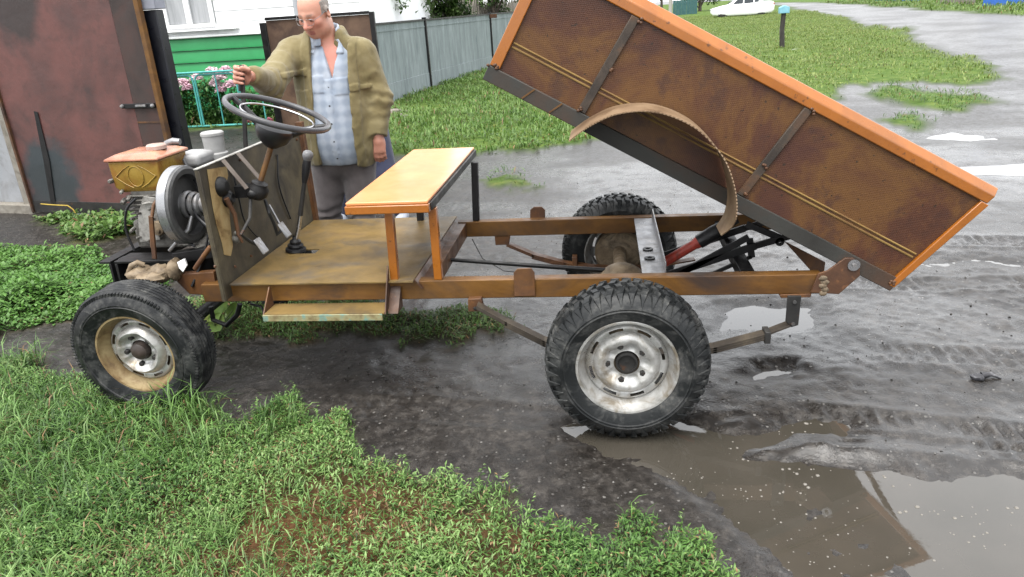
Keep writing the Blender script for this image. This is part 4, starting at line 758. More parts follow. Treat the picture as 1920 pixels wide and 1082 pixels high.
def door_mat():
    t = NT('red-brown door paint'); n = t.noise(1.8, 7, .62, .6)
    c = t.ramp(n, [(.3, (.024, .0095, .0085)), (.45, (.058, .0205, .017)), (.6, (.088, .03, .025)), (.78, (.06, .025, .021))])
    c = t.mix(t.rng(t.noise(7, 6, .6), .55, .7, 0, .5), c, (.028, .014, .012))
    def blob(p, r, col, c, amt):
        v = t.n.new('ShaderNodeVectorMath'); v.operation = 'DISTANCE'; t.l.new(t.co, v.inputs[0]); v.inputs[1].default_value = tuple(p)
        d = t.math('ADD', v.outputs['Value'], t.math('MULTIPLY', t.noise(6, 4), .3)); return t.mix(t.rng(d, r*.8+.12, r+.2, amt, 0), c, col)
    c = blob(onp(95, 325, GA, GB), .34, (.013, .022, .026), c, .95); c = blob(onp(100, 370, GA, GB), .34, (.012, .017, .019), c, .9)
    c = blob(onp(30, 20, GA, GB), .28, (.013, .008, .007), c, .9)
    t.set(Base_Color=c, Roughness=t.rng(n, .3, .7, .5, .75)); t.bump(t.noise(3, 5), .35, .03); return t.m
dr = gbox(.0, GL-.31, .0, .006, .045, 2.45).build('door', door_mat(), G_)
gbox(GL-.3, GL-.045, -.002, .014, .045, 2.45).build('door_strip', surf('dark brown strip paint', [(.3, (.032, .024, .022)), (.5, (.06, .042, .038)), (.7, (.075, .05, .045))], 3, (.5, .7), dirt=((.1, .04, .03), .5)), dr, bevel=.002)
gbox(GL-.043, GL, -.02, .03, .045, 2.45).build('edge_angle', M['rust_orange'], dr, bevel=.003)
gbox(-.028, .0, -.02, .03, .045, 2.45).build('edge_angle', M['rust'], dr, bevel=.003)
zl = onp(255, 198, GA, GB)[2]
lb = gbox(GL-.42, GL-.06, .016, .036, zl-.02, zl+.02).build('latch_bar', M['black_steel'], dr, bevel=.004)
gbox(GL-.25, GL-.14, .037, .055, zl-.008, zl+.012).build('latch_handle', M['grey_metal'], dr, bevel=.004)
for u in (GL-.405, GL-.075): MB().lathe([(.001, .02), (.014, .016), (.018, 0)], gp(u, .037, zl), gn, 10).build('latch_bolt', M['grey_metal'], dr)
gbox(GL-.3, GL-.05, .0145, .019, zl-.15, zl-.135).build('strip_seam', M['rust'], dr)
MB().prism([onp(x, y, GA, GB)+gn*.012 for x, y in ((66, 208), (73, 210), (95, 300), (106, 380), (98, 382), (84, 300))], gn*.004).build('tar_streak', M['black_steel'], dr)
gbox(.0, GL-.33, .007, .012, .045, .16).build('kick_plate', M['dark_steel'], dr, bevel=.002)
MB().tube([onp(x, y, GA, GB)+gn*.05 for x, y in ((85, 380), (110, 382), (135, 383), (145, 390), (152, 401))], .006, 6).build('bent_wire', surf('yellow paint', [(.3, (.3, .2, .03)), (.7, (.5, .36, .06))], 10), dr, smooth=50)
# ---- dark post behind the door edge
p0 = V((-3.70, 3.85, 0)); b = MB().box(-3.95, -3.748, 3.60, 3.72, 0, 1.80)
tg = thing('gate_post', 'navy blue-black steel gate post standing just behind the brown door edge', 'post', (-3.73, 3.85, 0))
b.build('post', surf('navy blue-black paint', [(.3, (.008, .009, .014)), (.6, (.018, .02, .032)), (.8, (.03, .033, .05))], 6, (.25, .45)), tg, bevel=.008)
MB().box(-3.96, -3.73, 3.58, 3.74, 1.805, 1.98).build('post_cap', surf('grey post cap', [(.3, (.22, .23, .27)), (.7, (.32, .33, .38))], 5), tg, bevel=.006)
# ---- rusty sheet standing behind the man
tg = thing('gate_leaf', 'rusty brown sheet-metal gate leaf standing upright behind the man', 'gate', (-3.27, 6.0, 0))
MB().box(-3.87, -2.655, 5.99, 5.996, .08, 1.665).build('sheet', surf('rusty brown sheet', [(.28, (.04, .024, .018)), (.45, (.095, .058, .04)), (.6, (.16, .1, .065)), (.78, (.07, .04, .03))], 2.4, (.5, .75), dirt=((.035, .02, .016), .8), dscale=2.5), tg)
for x0, x1, z0, z1 in ((-3.945, -3.872, .02, 1.645), (-2.65, -2.595, .02, 1.69), (-3.87, -2.652, 1.668, 1.70), (-3.87, -2.652, .045, .078)): MB().box(x0, x1, 5.965, 6.01, z0, z1).build('frame_bar', M['black_steel'], tg, bevel=.004)
# ---- house
H_ = thing('house', 'white house with green lower siding and a white window behind the flower garden', 'house', (-7.5, 13, 0))
wside = surf('white siding', [(.3, (.74, .75, .75)), (.7, (.82, .82, .82))], 2, (.45, .6), bump=.03); gside = surf('green siding', [(.3, (.018, .17, .055)), (.7, (.028, .22, .075))], 2, (.3, .45), bump=.04)
MB().box(-11.5, -4.38, 11.22, 17, -.1, 3.4).build('wall', wside, H_)
z = .14
while z < 1.3: MB().prism([(-11.5, 11.218, z), (-11.5, 11.17, z+.004), (-11.5, 11.168, z+.05), (-11.5, 11.205, z+.21), (-11.5, 11.218, z+.216)], (7.12, 0, 0)).build('siding_board', gside, H_); z += .219
MB().box(-11.5, -4.37, 11.12, 11.218, 1.462, 1.50).build('ledge', wside, H_, bevel=.006)
z = 1.502; wx0, wx1, wz0 = at(304, 20, 11.15)[0], at(398, 20, 11.15)[0], 1.66
while z < 3.3:
    for xa, xb in (((-11.5, -4.38),) if z+.19 < wz0 else ((-11.5, wx0-.02), (wx1+.02, -4.38))):
        MB().prism([(xa, 11.218, z), (xa, 11.195, z+.003), (xa, 11.208, z+.19), (xa, 11.218, z+.194)], (xb-xa, 0, 0)).build('siding_board', wside, H_)
    z += .196
MB().box(-11.7, -4.2, 10.9, 17.2, 3.4, 3.55).build('eaves', wside, H_)
MB().prism([(-11.8, 10.85, 3.56), (-11.8, 17.3, 3.56), (-11.8, 14.1, 5.2)], (7.7, 0, 0)).build('roof', M['dark_steel'], H_)
MB().box(wx0, wx1, 11.19, 11.217, wz0+.05, 2.95).build('window', surf('curtained glass', [(.3, (.3, .31, .32)), (.6, (.45, .46, .47)), (.8, (.36, .37, .38))], 3, (.06, .12), stretch=(4, 1, .3), bump=0), H_)
wnd = H_.children[-1]
for xa, xb in ((wx0, wx0+.07), (wx1-.07, wx1), ((wx0+wx1)/2-.05, (wx0+wx1)/2+.05)): MB().box(xa, xb, 11.14, 11.188, wz0+.04, 3.0).build('window_frame', wside, wnd, bevel=.006)
MB().box(wx0, wx1, 11.138, 11.189, wz0-.02, wz0+.038).build('window_frame', wside, wnd, bevel=.006)
MB().box(wx0-.08, wx1+.45, 11.05, 11.215, 1.575, 1.60).build('window_sill', wside, wnd, bevel=.006)
x = at(553, 10, 11.1)[0]; MB().tube([(x, 11.13, 1.56), (x, 11.13, 3.3)], .045, 14).build('drainpipe', surf('grey drainpipe', [(.3, (.3, .31, .33)), (.7, (.4, .41, .43))], 5), H_, smooth=50)
# ---- turquoise garden fence
gf = thing('garden_fence', 'low turquoise tube fence with rounded frames in front of the flowers', 'fence', (-6.5, 9.5, 0)); tq = surf('turquoise paint', [(.3, (.05, .3, .28)), (.6, (.09, .4, .37)), (.8, (.16, .42, .4))], 8, (.35, .55))
x = -8.35
while x < -4.9:
    x1 = x+.72; r = .09; pts = [(x, 9.5, .05)]+[(x+r-r*math.cos(a), 9.5, .9-r+r*math.sin(a)) for a in np.linspace(0, math.pi/2, 5)]+[(x1-r+r*math.sin(a), 9.5, .9-r+r*math.cos(a)) for a in np.linspace(0, math.pi/2, 5)]+[(x1, 9.5, .05)]
    MB().tube(pts, .016, 8).build('fence_frame', tq, gf, smooth=50); MB().tube([(x+.36, 9.5, .07), (x+.36, 9.5, .885)], .011, 8).build('fence_bar', tq, gf, smooth=50); x += .76
MB().tube([(-8.5, 9.5, .06), (-4.9, 9.5, .06)], .018, 8).build('fence_rail', tq, gf, smooth=50); MB().tube([(-8.5, 9.48, .94), (-4.9, 9.48, .94)], .018, 8).build('fence_rail', tq, gf, smooth=50)
# ---- flowers
def plant(x, y, hgt, wid, heads, colr, label, seed, nleaf=900):
    rng = np.random.RandomState(seed); t = thing('flowering_plant', label, 'plant', (x, y, 0), 'flowers in the garden bed')
    a = rng.rand(nleaf)*6.283; q = rng.rand(nleaf)**.6; z = hgt*(.05+.9*rng.rand(nleaf)); rr = wid*q*(.55+.6*(z/hgt)); P = np.stack([x+rr*np.cos(a), y+rr*.7*np.sin(a), z], -1)
    v, qd, tr, c = leaves(P, rng.uniform(.06, .13, nleaf), rng.uniform(.02, .04, nleaf), rng.uniform(-.5, 1.0, nleaf), rng.uniform(0, 6.28, nleaf), pal(rng, nleaf, [(.02, .06, .014), (.035, .1, .02), (.055, .14, .03), (.08, .16, .04)], q*.7+.3*rng.rand(nleaf)), .5)
    o = link('foliage', npmesh('foliage', v, qd, tr, M['leaf'], False, c), t); kind(o, 'stuff')
    b = MB()
    for k in range(7): aa = rng.rand()*6.28; b.tube([(x+.05*math.cos(aa), y+.05*math.sin(aa), 0), (x+wid*.6*math.cos(aa), y+wid*.5*math.sin(aa), hgt*.85)], .006, 5)
    b.build('stem', surf('green stem', [(.3, (.03, .08, .02)), (.7, (.05, .11, .03))], 8), t)
    for (hx_, hy_, hz_, r) in heads:
        n = 260; d = rng.randn(n, 3); d /= np.linalg.norm(d, axis=1)[:, None]; d[:, 2] = np.abs(d[:, 2])*1.0-.25; r *= 1.3; Pp = V((hx_, hy_, hz_))+d*r*(.55+.4*rng.rand(n, 1)); az = np.arctan2(d[:, 1], d[:, 0])
        v, qd, tr, c = leaves(Pp, rng.uniform(.03, .05, n), rng.uniform(.03, .045, n), rng.uniform(-.2, 1.2, n), az+rng.randn(n)*.6, pal(rng, n, colr), .6, wb=.6)
        link('flower', npmesh('flower', v, qd, tr, M['leaf'], False, c), t)
PK = [(.66, .4, .5), (.75, .55, .62), (.8, .68, .71)]; PW = [(.66, .45, .53), (.75, .62, .66), (.8, .74, .74)]; RD = [(.5, .12, .2), (.6, .22, .3), (.66, .32, .38)]
def hd(px, py, Y, r): p = at(px, py, Y); return (p[0], p[1], p[2], r)
for i, (px, hs_, cl, lb, hg, wd) in enumerate((
    (345, [(343, 157, 9.75, .09), (353, 166, 9.7, .08)], PK, 'pale pink flowering plant nearest the dark post', .72, .34),
    (368, [(368, 148, 9.8, .085)], PW, 'single whitish pink bloom on a leafy plant, second from the dark post', .74, .3),
    (402, [(398, 136, 9.75, .1), (412, 146, 9.7, .1), (404, 158, 9.65, .08)], PW, 'tall plant with a cluster of whitish pink blooms beside the hand on the lever', .85, .36),
    (425, [(424, 134, 9.8, .09), (432, 160, 9.65, .09), (414, 170, 9.62, .07)], PK, 'pink cluster flowering plant behind the hand on the lever', .82, .36),
    (468, [(470, 232, 9.62, .06)], RD, 'low plant with one small deep pink bloom under the steering wheel', .6, .38),
    (505, [(505, 228, 9.65, .05)], RD, 'leafy garden plant between the steering wheel and the man', .66, .36),
    (322, [(318, 170, 9.8, .07)], PK, 'leafy garden plant half hidden behind the dark post', .7, .34))):
    g = at(px, 240, 9.85); plant(g[0], 9.85, hg, wd, [hd(*h_) for h_ in hs_], cl, lb, 50+i)
# ---- grey sheet fence along the verge
fp = [V((-4.3, 11.5)), V((-3.96, 14.4)), V((-3.2, 19.3)), V((-2.45, 24.2)), V((-1.7, 29.1))]
fe = thing('sheet_fence', 'weathered blue-grey sheet fence with dark posts running along the grass', 'fence', (-3.2, 19.3, 0))
t = NT('weathered grey sheet'); n = t.noise(3, 7, .65, .4, t.map((2.2, 2.2, .35))); n2 = t.noise(14, 5, .6, .3, t.map((3, 3, .25)))
c_ = t.ramp(n, [(.3, (.1, .125, .13)), (.5, (.15, .18, .185)), (.7, (.21, .245, .25))]); c_ = t.mix(t.rng(n2, .56, .7, 0, .6), c_, (.3, .33, .33)); t.set(Base_Color=c_, Roughness=.75); t.bump(n2, .2, .01); M['slate'] = t.m
for i, (a, c) in enumerate(zip(fp, fp[1:])):
    d = unit(np.append(c-a, 0)); nn = V((d[1], -d[0], 0)); L = np.linalg.norm(c-a); m = V((*(a+c)/2, 0))
    MB().obox(m+V((0, 0, .93)), d*(L/2-.04), nn*.006, V((0, 0, .55))).build('fence_panel', M['slate'], fe)
    MB().obox(m+V((0, 0, .185))+nn*.01, d*(L/2-.04), nn*.008, V((0, 0, .193))).build('fence_panel', M['slate'], fe, bevel=.003)
    MB().obox(m+V((0, 0, 1.497))+nn*.012, d*(L/2-.03), nn*.02, V((0, 0, .018))).build('top_rail', M['dark_steel'], fe)
    MB().obox(m+V((0, 0, 1.36))+nn*.012, d*(L/2-.05), nn*.005, V((0, 0, .012))).build('batten', M['slate'], fe)
for i, a in enumerate(fp): MB().obox(V((a[0], a[1], .775)), (.045, 0, 0), (0, .045, 0), (0, 0, .775)).build('fence_post', M['black_steel'], fe, bevel=.006)
MB().obox(V((fp[2][0]+.12, fp[2][1]-.08, 1.44)), (.1, 0, 0), (0, .01, 0), (0, 0, .05)).build('name_plate', M['rust'], fe)
# rubble at the fence foot
for k, (px, py, s) in enumerate(((738, 216, .13), (750, 222, .1), (757, 213, .08))):
    p = gz(px, py); tag(MB().ell((p[0], p[1], s*.3), s*1.3, s, s*.55, 10, 7, jit=.5, seed=k).build('rubble', surf('grey-brown rubble', [(.3, (.12, .1, .085)), (.7, (.26, .23, .2))], 9, (.7, .9)), smooth=0), ('largest grey-brown rubble lump at the foot of the grey fence', 'grey-brown rubble lump nearest the truck bench, by the fence', 'smallest rubble lump tight against the grey fence')[k], 'rubble', 'rubble at the fence foot')
# ---- wooden pickets behind
pk = thing('picket_fence', 'old grey pointed picket fence under the trees behind the grey sheet fence', 'fence', (-5.2, 21, 0)); wd = surf('weathered wood', [(.3, (.13, .115, .09)), (.5, (.22, .2, .165)), (.7, (.3, .28, .24))], 6, (.75, .95), stretch=(3, 3, .4)); rg = random.Random(6)
pa, pb = V((-5.3, 17.0)), V((-2.6, 30.0)); L = np.linalg.norm(pb-pa); d = unit(np.append(pb-pa, 0)); nn = V((d[1], -d[0], 0)); u = 0
while u < L:
    h = 1.95+.12*rg.uniform(-1, 1); c = V((*pa, 0))+d*u; w = .07; le = rg.uniform(-.02, .02)
    MB().prism([c-d*w, c+d*w, c+d*(w+le)+V((0, 0, h-.14)), c+d*le+V((0, 0, h)), c-d*(w-le)+V((0, 0, h-.14))], nn*.025).build('picket', wd, pk); u += .19
for zz in (.5, 1.5): MB().obox(V((*(pa+pb)/2, zz))-nn*.03, d*L/2, nn*.02, V((0, 0, .05))).build('fence_rail', wd, pk)
# ---- trees
bark = surf('bark', [(.3, (.05, .04, .03)), (.7, (.12, .1, .08))], 10, (.8, .95), bump=.7, bscale=20, bdist=.02)
def tree(x, y, h, w, z0, label, seed, n=7000, cols=((.015, .04, .01), (.03, .075, .016), (.055, .11, .025), (.085, .14, .035)), ls=(.09, .2), grp=None):
    rng = np.random.RandomState(seed); t = thing('tree', label, 'tree', (x, y, 0), grp); b = MB(); b.tube([(x, y, -.1), (x+.06, y, h*.3), (x-.03, y+.05, h*.6), (x, y, h*.85)], [.055*h**.7, .04*h**.7, .022*h**.7, .01], 9); cl = []
    for k in range(16):
        a = rng.rand()*6.28; zb = z0+(h-z0)*rng.rand()*.7; r = w*(.35+.6*rng.rand())*math.sin(math.pi*min(.95, .3+.62*(zb-z0)/(h-z0))); e = V((x+r*math.cos(a), y+r*math.sin(a), zb+.25*(h-z0)*rng.rand()-.1))
        b.tube([(x, y, max(.2, zb-.15*h)), (V((x, y, zb))+e)/2+V((0, 0, .1)), e], [.02*h**.7, .013*h**.7, .005], 6); cl.append((e, w*(.25+.25*rng.rand())))
    b.build('trunk', bark, t, smooth=60); C = np.array([c[0] for c in cl]+[[x, y, z0+(h-z0)*.6]]); Rr = np.array([c[1] for c in cl]+[w*.5]); k = rng.randint(0, len(C), n); d = rng.randn(n, 3); d /= np.linalg.norm(d, axis=1)[:, None]; q = rng.rand(n)**.45; P = C[k]+d*(Rr[k]*q)[:, None]*V((1, 1, .75)); P[:, 2] = np.maximum(P[:, 2], z0*.8)
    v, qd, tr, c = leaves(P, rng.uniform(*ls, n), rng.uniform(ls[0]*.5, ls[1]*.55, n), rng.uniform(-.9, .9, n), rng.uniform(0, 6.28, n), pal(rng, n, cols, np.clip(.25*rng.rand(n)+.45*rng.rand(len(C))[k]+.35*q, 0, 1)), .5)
    kind(link('crown', npmesh('crown', v, qd, tr, M['leaf'], False, c), t), 'stuff')
TG = 'trees behind the fence'
for k_, (x_, y_, h_, w_) in enumerate(((-5.15, 13.6, 3.4, .85), (-4.75, 16.6, 3.2, .8), (-4.35, 19.9, 3.4, .9), (-3.7, 23.6, 3.6, 1.0))):
    tree(x_, y_, h_, w_, 1.0, ('low leafy shrub over the grey fence beside the house corner', 'low leafy shrub over the first grey fence panel', 'low leafy shrub at the second fence post', 'low leafy shrub at the far end of the grey fence, by the bed corner')[k_], 40+k_, 5000, ((.012, .035, .008), (.03, .07, .014), (.06, .115, .026), (.11, .17, .05)), (.06, .14), 'shrubs behind the fence')
tree(-5.6, 16.0, 4.5, 1.7, 1.2, 'dense dark green tree over the grey fence, nearest the house', 1, 9000, grp=TG); tree(-5.0, 19.6, 4.2, 1.6, 1.35, 'bushy mid green tree behind the middle of the grey fence', 2, 8000, ((.03, .07, .015), (.05, .1, .022), (.08, .14, .035), (.12, .18, .06)), grp=TG)
tree(-5.4, 24.5, 5, 2.0, 1.5, 'dark leafy tree behind the pickets, just left of the raised bed', 3, 8000, grp=TG); tree(-3.6, 32, 6, 2.4, 1.0, 'broad tree far behind the front corner of the raised bed', 4, 7000, grp=TG)
g = gz(1312, 22); tree(g[0], g[1], 6, 2.6, .5, 'bright green leafy tree just left of the white car', 5, 8000, ((.03, .07, .015), (.05, .1, .022), (.08, .14, .035)), (.16, .34), 'trees beyond the verge'); g = gz(1240, 20); tree(g[0], g[1], 6, 2.4, 1.6, 'dark tree above the top edge of the raised bed', 6, 6000, ls=(.16, .34), grp='trees beyond the verge')
def board_fence(label, p0, p1, h, w, gap, m_, cat='fence', name='board_fence', seed=1):
    r_ = random.Random(seed); p0, p1 = V(p0), V(p1); L = np.linalg.norm(p1-p0); d = unit(np.append(p1-p0, 0)); nn = V((d[1], -d[0], 0)); t = thing(name, label, cat, (*(p0+p1)/2, 0)); u = w/2
    while u < L: MB().obox(V((*p0, 0))+d*u+nn*r_.uniform(-.01, .01)+V((0, 0, h*.5)), d*w/2, nn*.012, V((0, 0, h/2+r_.uniform(-.03, .03)))).build('board', m_, t); u += w+gap
    MB().obox(V((*(p0+p1)/2, h*.8))-nn*.035, d*L/2, nn*.02, V((0, 0, .05))).build('fence_rail', m_, t); return t
blue = surf('bright blue paint', [(.3, (.03, .11, .42)), (.7, (.05, .16, .55))], 2, (.4, .6)); teal = surf('faded teal paint', [(.3, (.08, .25, .26)), (.7, (.16, .36, .36))], 3, (.6, .8))
q0, q1 = gz(1280, 32)[:2], gz(1300, 27)[:2]; board_fence('faded teal board fence behind the top of the raised bed', (gz(1262, 30)[:2]), gz(1305, 27)[:2], 1.3, .25, .02, teal)
p = gz(1257, 33); tag(MB().tube([(p[0], p[1], -.1), (p[0], p[1], 3.2)], .16, 12).build('wooden_pole', surf('pale wooden pole', [(.3, (.3, .28, .25)), (.7, (.45, .43, .4))], 5, stretch=(4, 4, .3)), smooth=60), 'pale wooden pole rising behind the top edge of the raised bed', 'pole')
a, c = gz(1842, 12), gz(1912, 9); bs = thing('blue_shed', 'bright blue shed on the far side of the road at the right edge', 'shed', (*((a+c)/2)[:2], 0)); d = unit(c-a); nn = V((-d[1], d[0], 0)); L = np.linalg.norm((c-a)[:2])
MB().prism([a, c, c+nn*3, a+nn*3], (0, 0, 2.0)).build('wall', blue, bs); MB().prism([a-nn*.2-d*.2+V((0, 0, 2.01)), c-nn*.2+d*.2+V((0, 0, 2.01)), c+nn*3.2+V((0, 0, 2.3)), a+nn*3.2+V((0, 0, 2.3))], (0, 0, .08)).build('roof', M['dark_steel'], bs)
board_fence('grey weathered board fence left of the blue shed', gz(1762, 9)[:2], gz(1826, 9)[:2], 1.6, .35, .12, wd, seed=3); board_fence('blue board fence across the road, left of the grey boards', gz(1690, 4)[:2], gz(1722, 4)[:2], 1.6, .4, .03, blue, seed=4); board_fence('turquoise board fence across the road, farthest left', gz(1640, 4)[:2], gz(1684, 4)[:2], 1.4, .4, .03, teal, seed=5)
# ---- post with a blue box
g = gz(1467, 93); bx_ = at(1470, 18, g[1]); pp = thing('marker_post', 'dark leaning post with a small light blue box on the verge', 'post', (g[0], g[1], 0))
MB().tube([(g[0], g[1], -.1), (bx_[0]-.02, g[1], .55), (bx_[0], g[1], bx_[2]-.08)], [.075, .07, .065], 10).build('post', surf('blackened wood', [(.3, (.025, .022, .02)), (.6, (.06, .055, .05)), (.8, (.2, .19, .18))], 6, (.8, .95), stretch=(3, 3, .5)), pp, smooth=50)
MB().prism([(bx_[0]-.14, g[1]-.1, bx_[2]-.1), (bx_[0]+.14, g[1]-.1, bx_[2]-.1), (bx_[0]+.14, g[1]-.1, bx_[2]+.06), (bx_[0], g[1]-.1, bx_[2]+.12), (bx_[0]-.14, g[1]-.1, bx_[2]+.06)], (0, .2, 0)).build('box', surf('light blue paint', [(.3, (.16, .4, .52)), (.7, (.28, .55, .66))], 6, (.5, .7)), pp, bevel=.01)
g2 = gz(1490, 97); tag(MB().ell((g2[0], g2[1], .02), .2, .1, .05, 10, 6, jit=.5, seed=4).build('stone', surf('pale stone', [(.3, (.35, .34, .32)), (.7, (.5, .49, .46))], 6), smooth=0), 'flat pale stone in the grass at the foot of the post', 'stone')
# ---- white car
def make_car():
    t = thing('parked_car', 'white four-door sedan parked on the grass beyond the post', 'car', (0, 0, 0)); wp = surf('white car paint', [(.3, (.74, .74, .74)), (.7, (.8, .8, .8))], 2, (.12, .2), bump=0); gl = surf('dark car glass', [(.3, (.02, .025, .03)), (.7, (.05, .06, .07))], 2, (.05, .1), bump=0)
    # side profile x forward (-x is the nose), half widths by height
    sec = [(-2.1, .42, .62, .70), (-1.95, .28, .72, .78), (-1.3, .22, .86, .84), (-.85, .2, .92, .85), (-.2, .2, .95, .86), (.6, .2, .97, .86), (1.3, .22, 1.0, .85), (1.9, .28, .99, .80), (2.08, .4, .9, .72)]; b = MB(); v = []
    for x, z0, z1, hw in sec: v += [(x, -hw*.92, z0), (x, -hw, z0+.12), (x, -hw, (z0+z1)/2+.06), (x, -hw*.9, z1), (x, hw*.9, z1), (x, hw, (z0+z1)/2+.06), (x, hw, z0+.12), (x, hw*.92, z0)]
    n = 8; b.add(v, [(i*n+k, i*n+(k+1) % n, (i+1)*n+(k+1) % n, (i+1)*n+k) for i in range(len(sec)-1) for k in range(n)]+[tuple(range(n))[::-1], tuple((len(sec)-1)*n+k for k in range(n))]); b.build('body', wp, t, bevel=.04, seg=3, smooth=40)
    b = MB(); cs = [(-.98, .9, .76), (-.25, 1.38, .6), (.75, 1.42, .6), (1.35, 1.02, .74)]; v = []
    for x, z1, hw in cs: v += [(x, -hw, z1), (x, hw, z1)]
    lo = [(-.98, -.76, .86), (-.98, .76, .86), (1.35, -.74, .96), (1.35, .74, .96)]
    b.add(v+lo, [(0, 2, 3, 1), (2, 4, 5, 3), (4, 6, 7, 5), (0, 8, 10, 6, 4, 2), (1, 3, 5, 7, 11, 9), (0, 1, 9, 8), (6, 10, 11, 7)]); b.build('cabin', wp, t, bevel=.04, seg=3)
    for sy in (-1, 1):
        def Wp(x, z): f = (z-.95)/.47; return V((x, sy*(.775-.165*f)+sy*.004, z))
        for q in (((-.66, .95), (.02, .95), (.02, 1.33), (-.2, 1.33)), ((.1, .95), (.7, .97), (.68, 1.35), (.1, 1.34)), ((.78, .99), (1.12, 1.03), (.8, 1.33))): MB().prism([Wp(*p) for p in q], (0, sy*.006, 0)).build('side_window', gl, t)
        for wx in (-1.28, 1.2):
            w_ = MB().lathe([(.001, .02), (.19, .02), (.2, 0), (.3, 0), (.31, -.03), (.31, -.17), (.28, -.19)], (wx, sy*.80, .31), (0, sy, 0), 24).build('wheel', M['rubber2'], t, smooth=40); MB().lathe([(.001, .03), (.08, .03), (.19, .024)], (wx, sy*.80, .31), (0, sy, 0), 20).build('hub_cap', M['dark_steel'], w_, smooth=40)
    for y0 in (-.62, .62): MB().ell((-2.02, y0, .62), .1, .14, .08, 12, 8).build('headlight', M['chrome'], t, smooth=60); MB().ell((2.03, y0, .82), .07, .12, .09, 12, 8).build('tail_light', M['red'], t, smooth=60)
    MB().prism([(-.93, -.66, .98), (-.93, .66, .98), (-.31, .55, 1.36), (-.31, -.55, 1.36)], (-.012, 0, .012)).build('windscreen', gl, t)
    return t
car = make_car(); g = gz(1390, 31); car.location = (g[0], g[1], float(height(g[0], g[1]))-.14); car.rotation_euler = (0, 0, R(-6)); car.scale = (1.05, 1.05, 1.05)
# ---- litter on the mud
g = gz(1840, 718); zz = float(height(g[0], g[1])); b = MB(); b.ell((g[0]-.02, g[1], zz+.012), .03, .022, .016, 12, 8, jit=.5, seed=3); b.tube([(g[0], g[1]+.01, zz+.015), (g[0]+.04, g[1]+.012, zz+.02), (g[0]+.075, g[1]-.005, zz+.008)], [.016, .01, .004], 8)
tag(b.build('rag', surf('dark wet rag', [(.3, (.015, .015, .018)), (.55, (.05, .05, .055)), (.75, (.22, .22, .23))], 30, (.4, .7)), smooth=50), 'small crumpled dark wet rag lying on the mud at the right', 'rag')
# burdock leaf behind the front wheel
rng = np.random.RandomState(3); b = MB(); c = at(398, 588, .95); t = thing('burdock', 'pale green broad-leaved weed growing behind the front wheel', 'plant', (c[0], c[1], 0))
for k, (px, py, s, yy) in enumerate(((397, 583, .075, .95), (388, 596, .06, .97), (412, 575, .05, 1.0), (436, 582, .045, 1.05), (402, 606, .06, .93))):
    p = at(px, py, yy); b = MB(); v = [p]+[p+s*(.8+.3*rng.rand())*(math.cos(a)*V((.9, .2, .1))+math.sin(a)*V((.1, .35, .9))) for a in np.linspace(0, 2*math.pi, 14, endpoint=False)]; v[0] = v[0]+V((0, .02, 0)); b.add(v, [(0, 1+i, 1+(i+1) % 14) for i in range(14)]); b.build('leaf', surf('broad leaf', [(.3, (.06, .13, .02)), (.5, (.13, .22, .04)), (.7, (.25, .27, .06))], 12, (.5, .7)), t, smooth=60)
    MB().tube([(c[0], c[1], 0), (V((c[0], c[1], 0))+p)/2+V((0, 0, .03)), p], .004, 5).build('stem', M['leaf'] if False else surf('weed stem', [(.3, (.06, .1, .03)), (.7, (.1, .13, .04))], 9), t)
# ================================================================== people (smooth-blended volumes meshed as one surface each)
def seg(P, a, b, r0, r1):
    a, b = V(a), V(b); ab = b-a; t = np.clip((P-a)@ab/np.dot(ab, ab), 0, 1); return np.linalg.norm(P-a-t[:, None]*ab, axis=1)-(r0+(r1-r0)*t)
def elp(P, c, r, M3=None):
    q = P-V(c)
    if M3 is not None: q = q@M3
    r = V(r); k0 = np.linalg.norm(q/r, axis=1); k1 = np.linalg.norm(q/r**2, axis=1)+1e-9; return k0*(k0-1)/k1
def bxd(P, c, h, M3=None):
    q = P-V(c)
    if M3 is not None: q = q@M3
    q = np.abs(q)-V(h); return np.linalg.norm(np.maximum(q, 0), axis=1)+np.minimum(q.max(1), 0)
def smin(a, b, k): h = np.maximum(k-np.abs(a-b), 0)/k; return np.minimum(a, b)-h*h*k*.25
def su(k, *d):
    o = d[0]
    for q in d[1:]: o = smin(o, q, k)
    return o
def smax(a, b, k): return -smin(-a, -b, k)
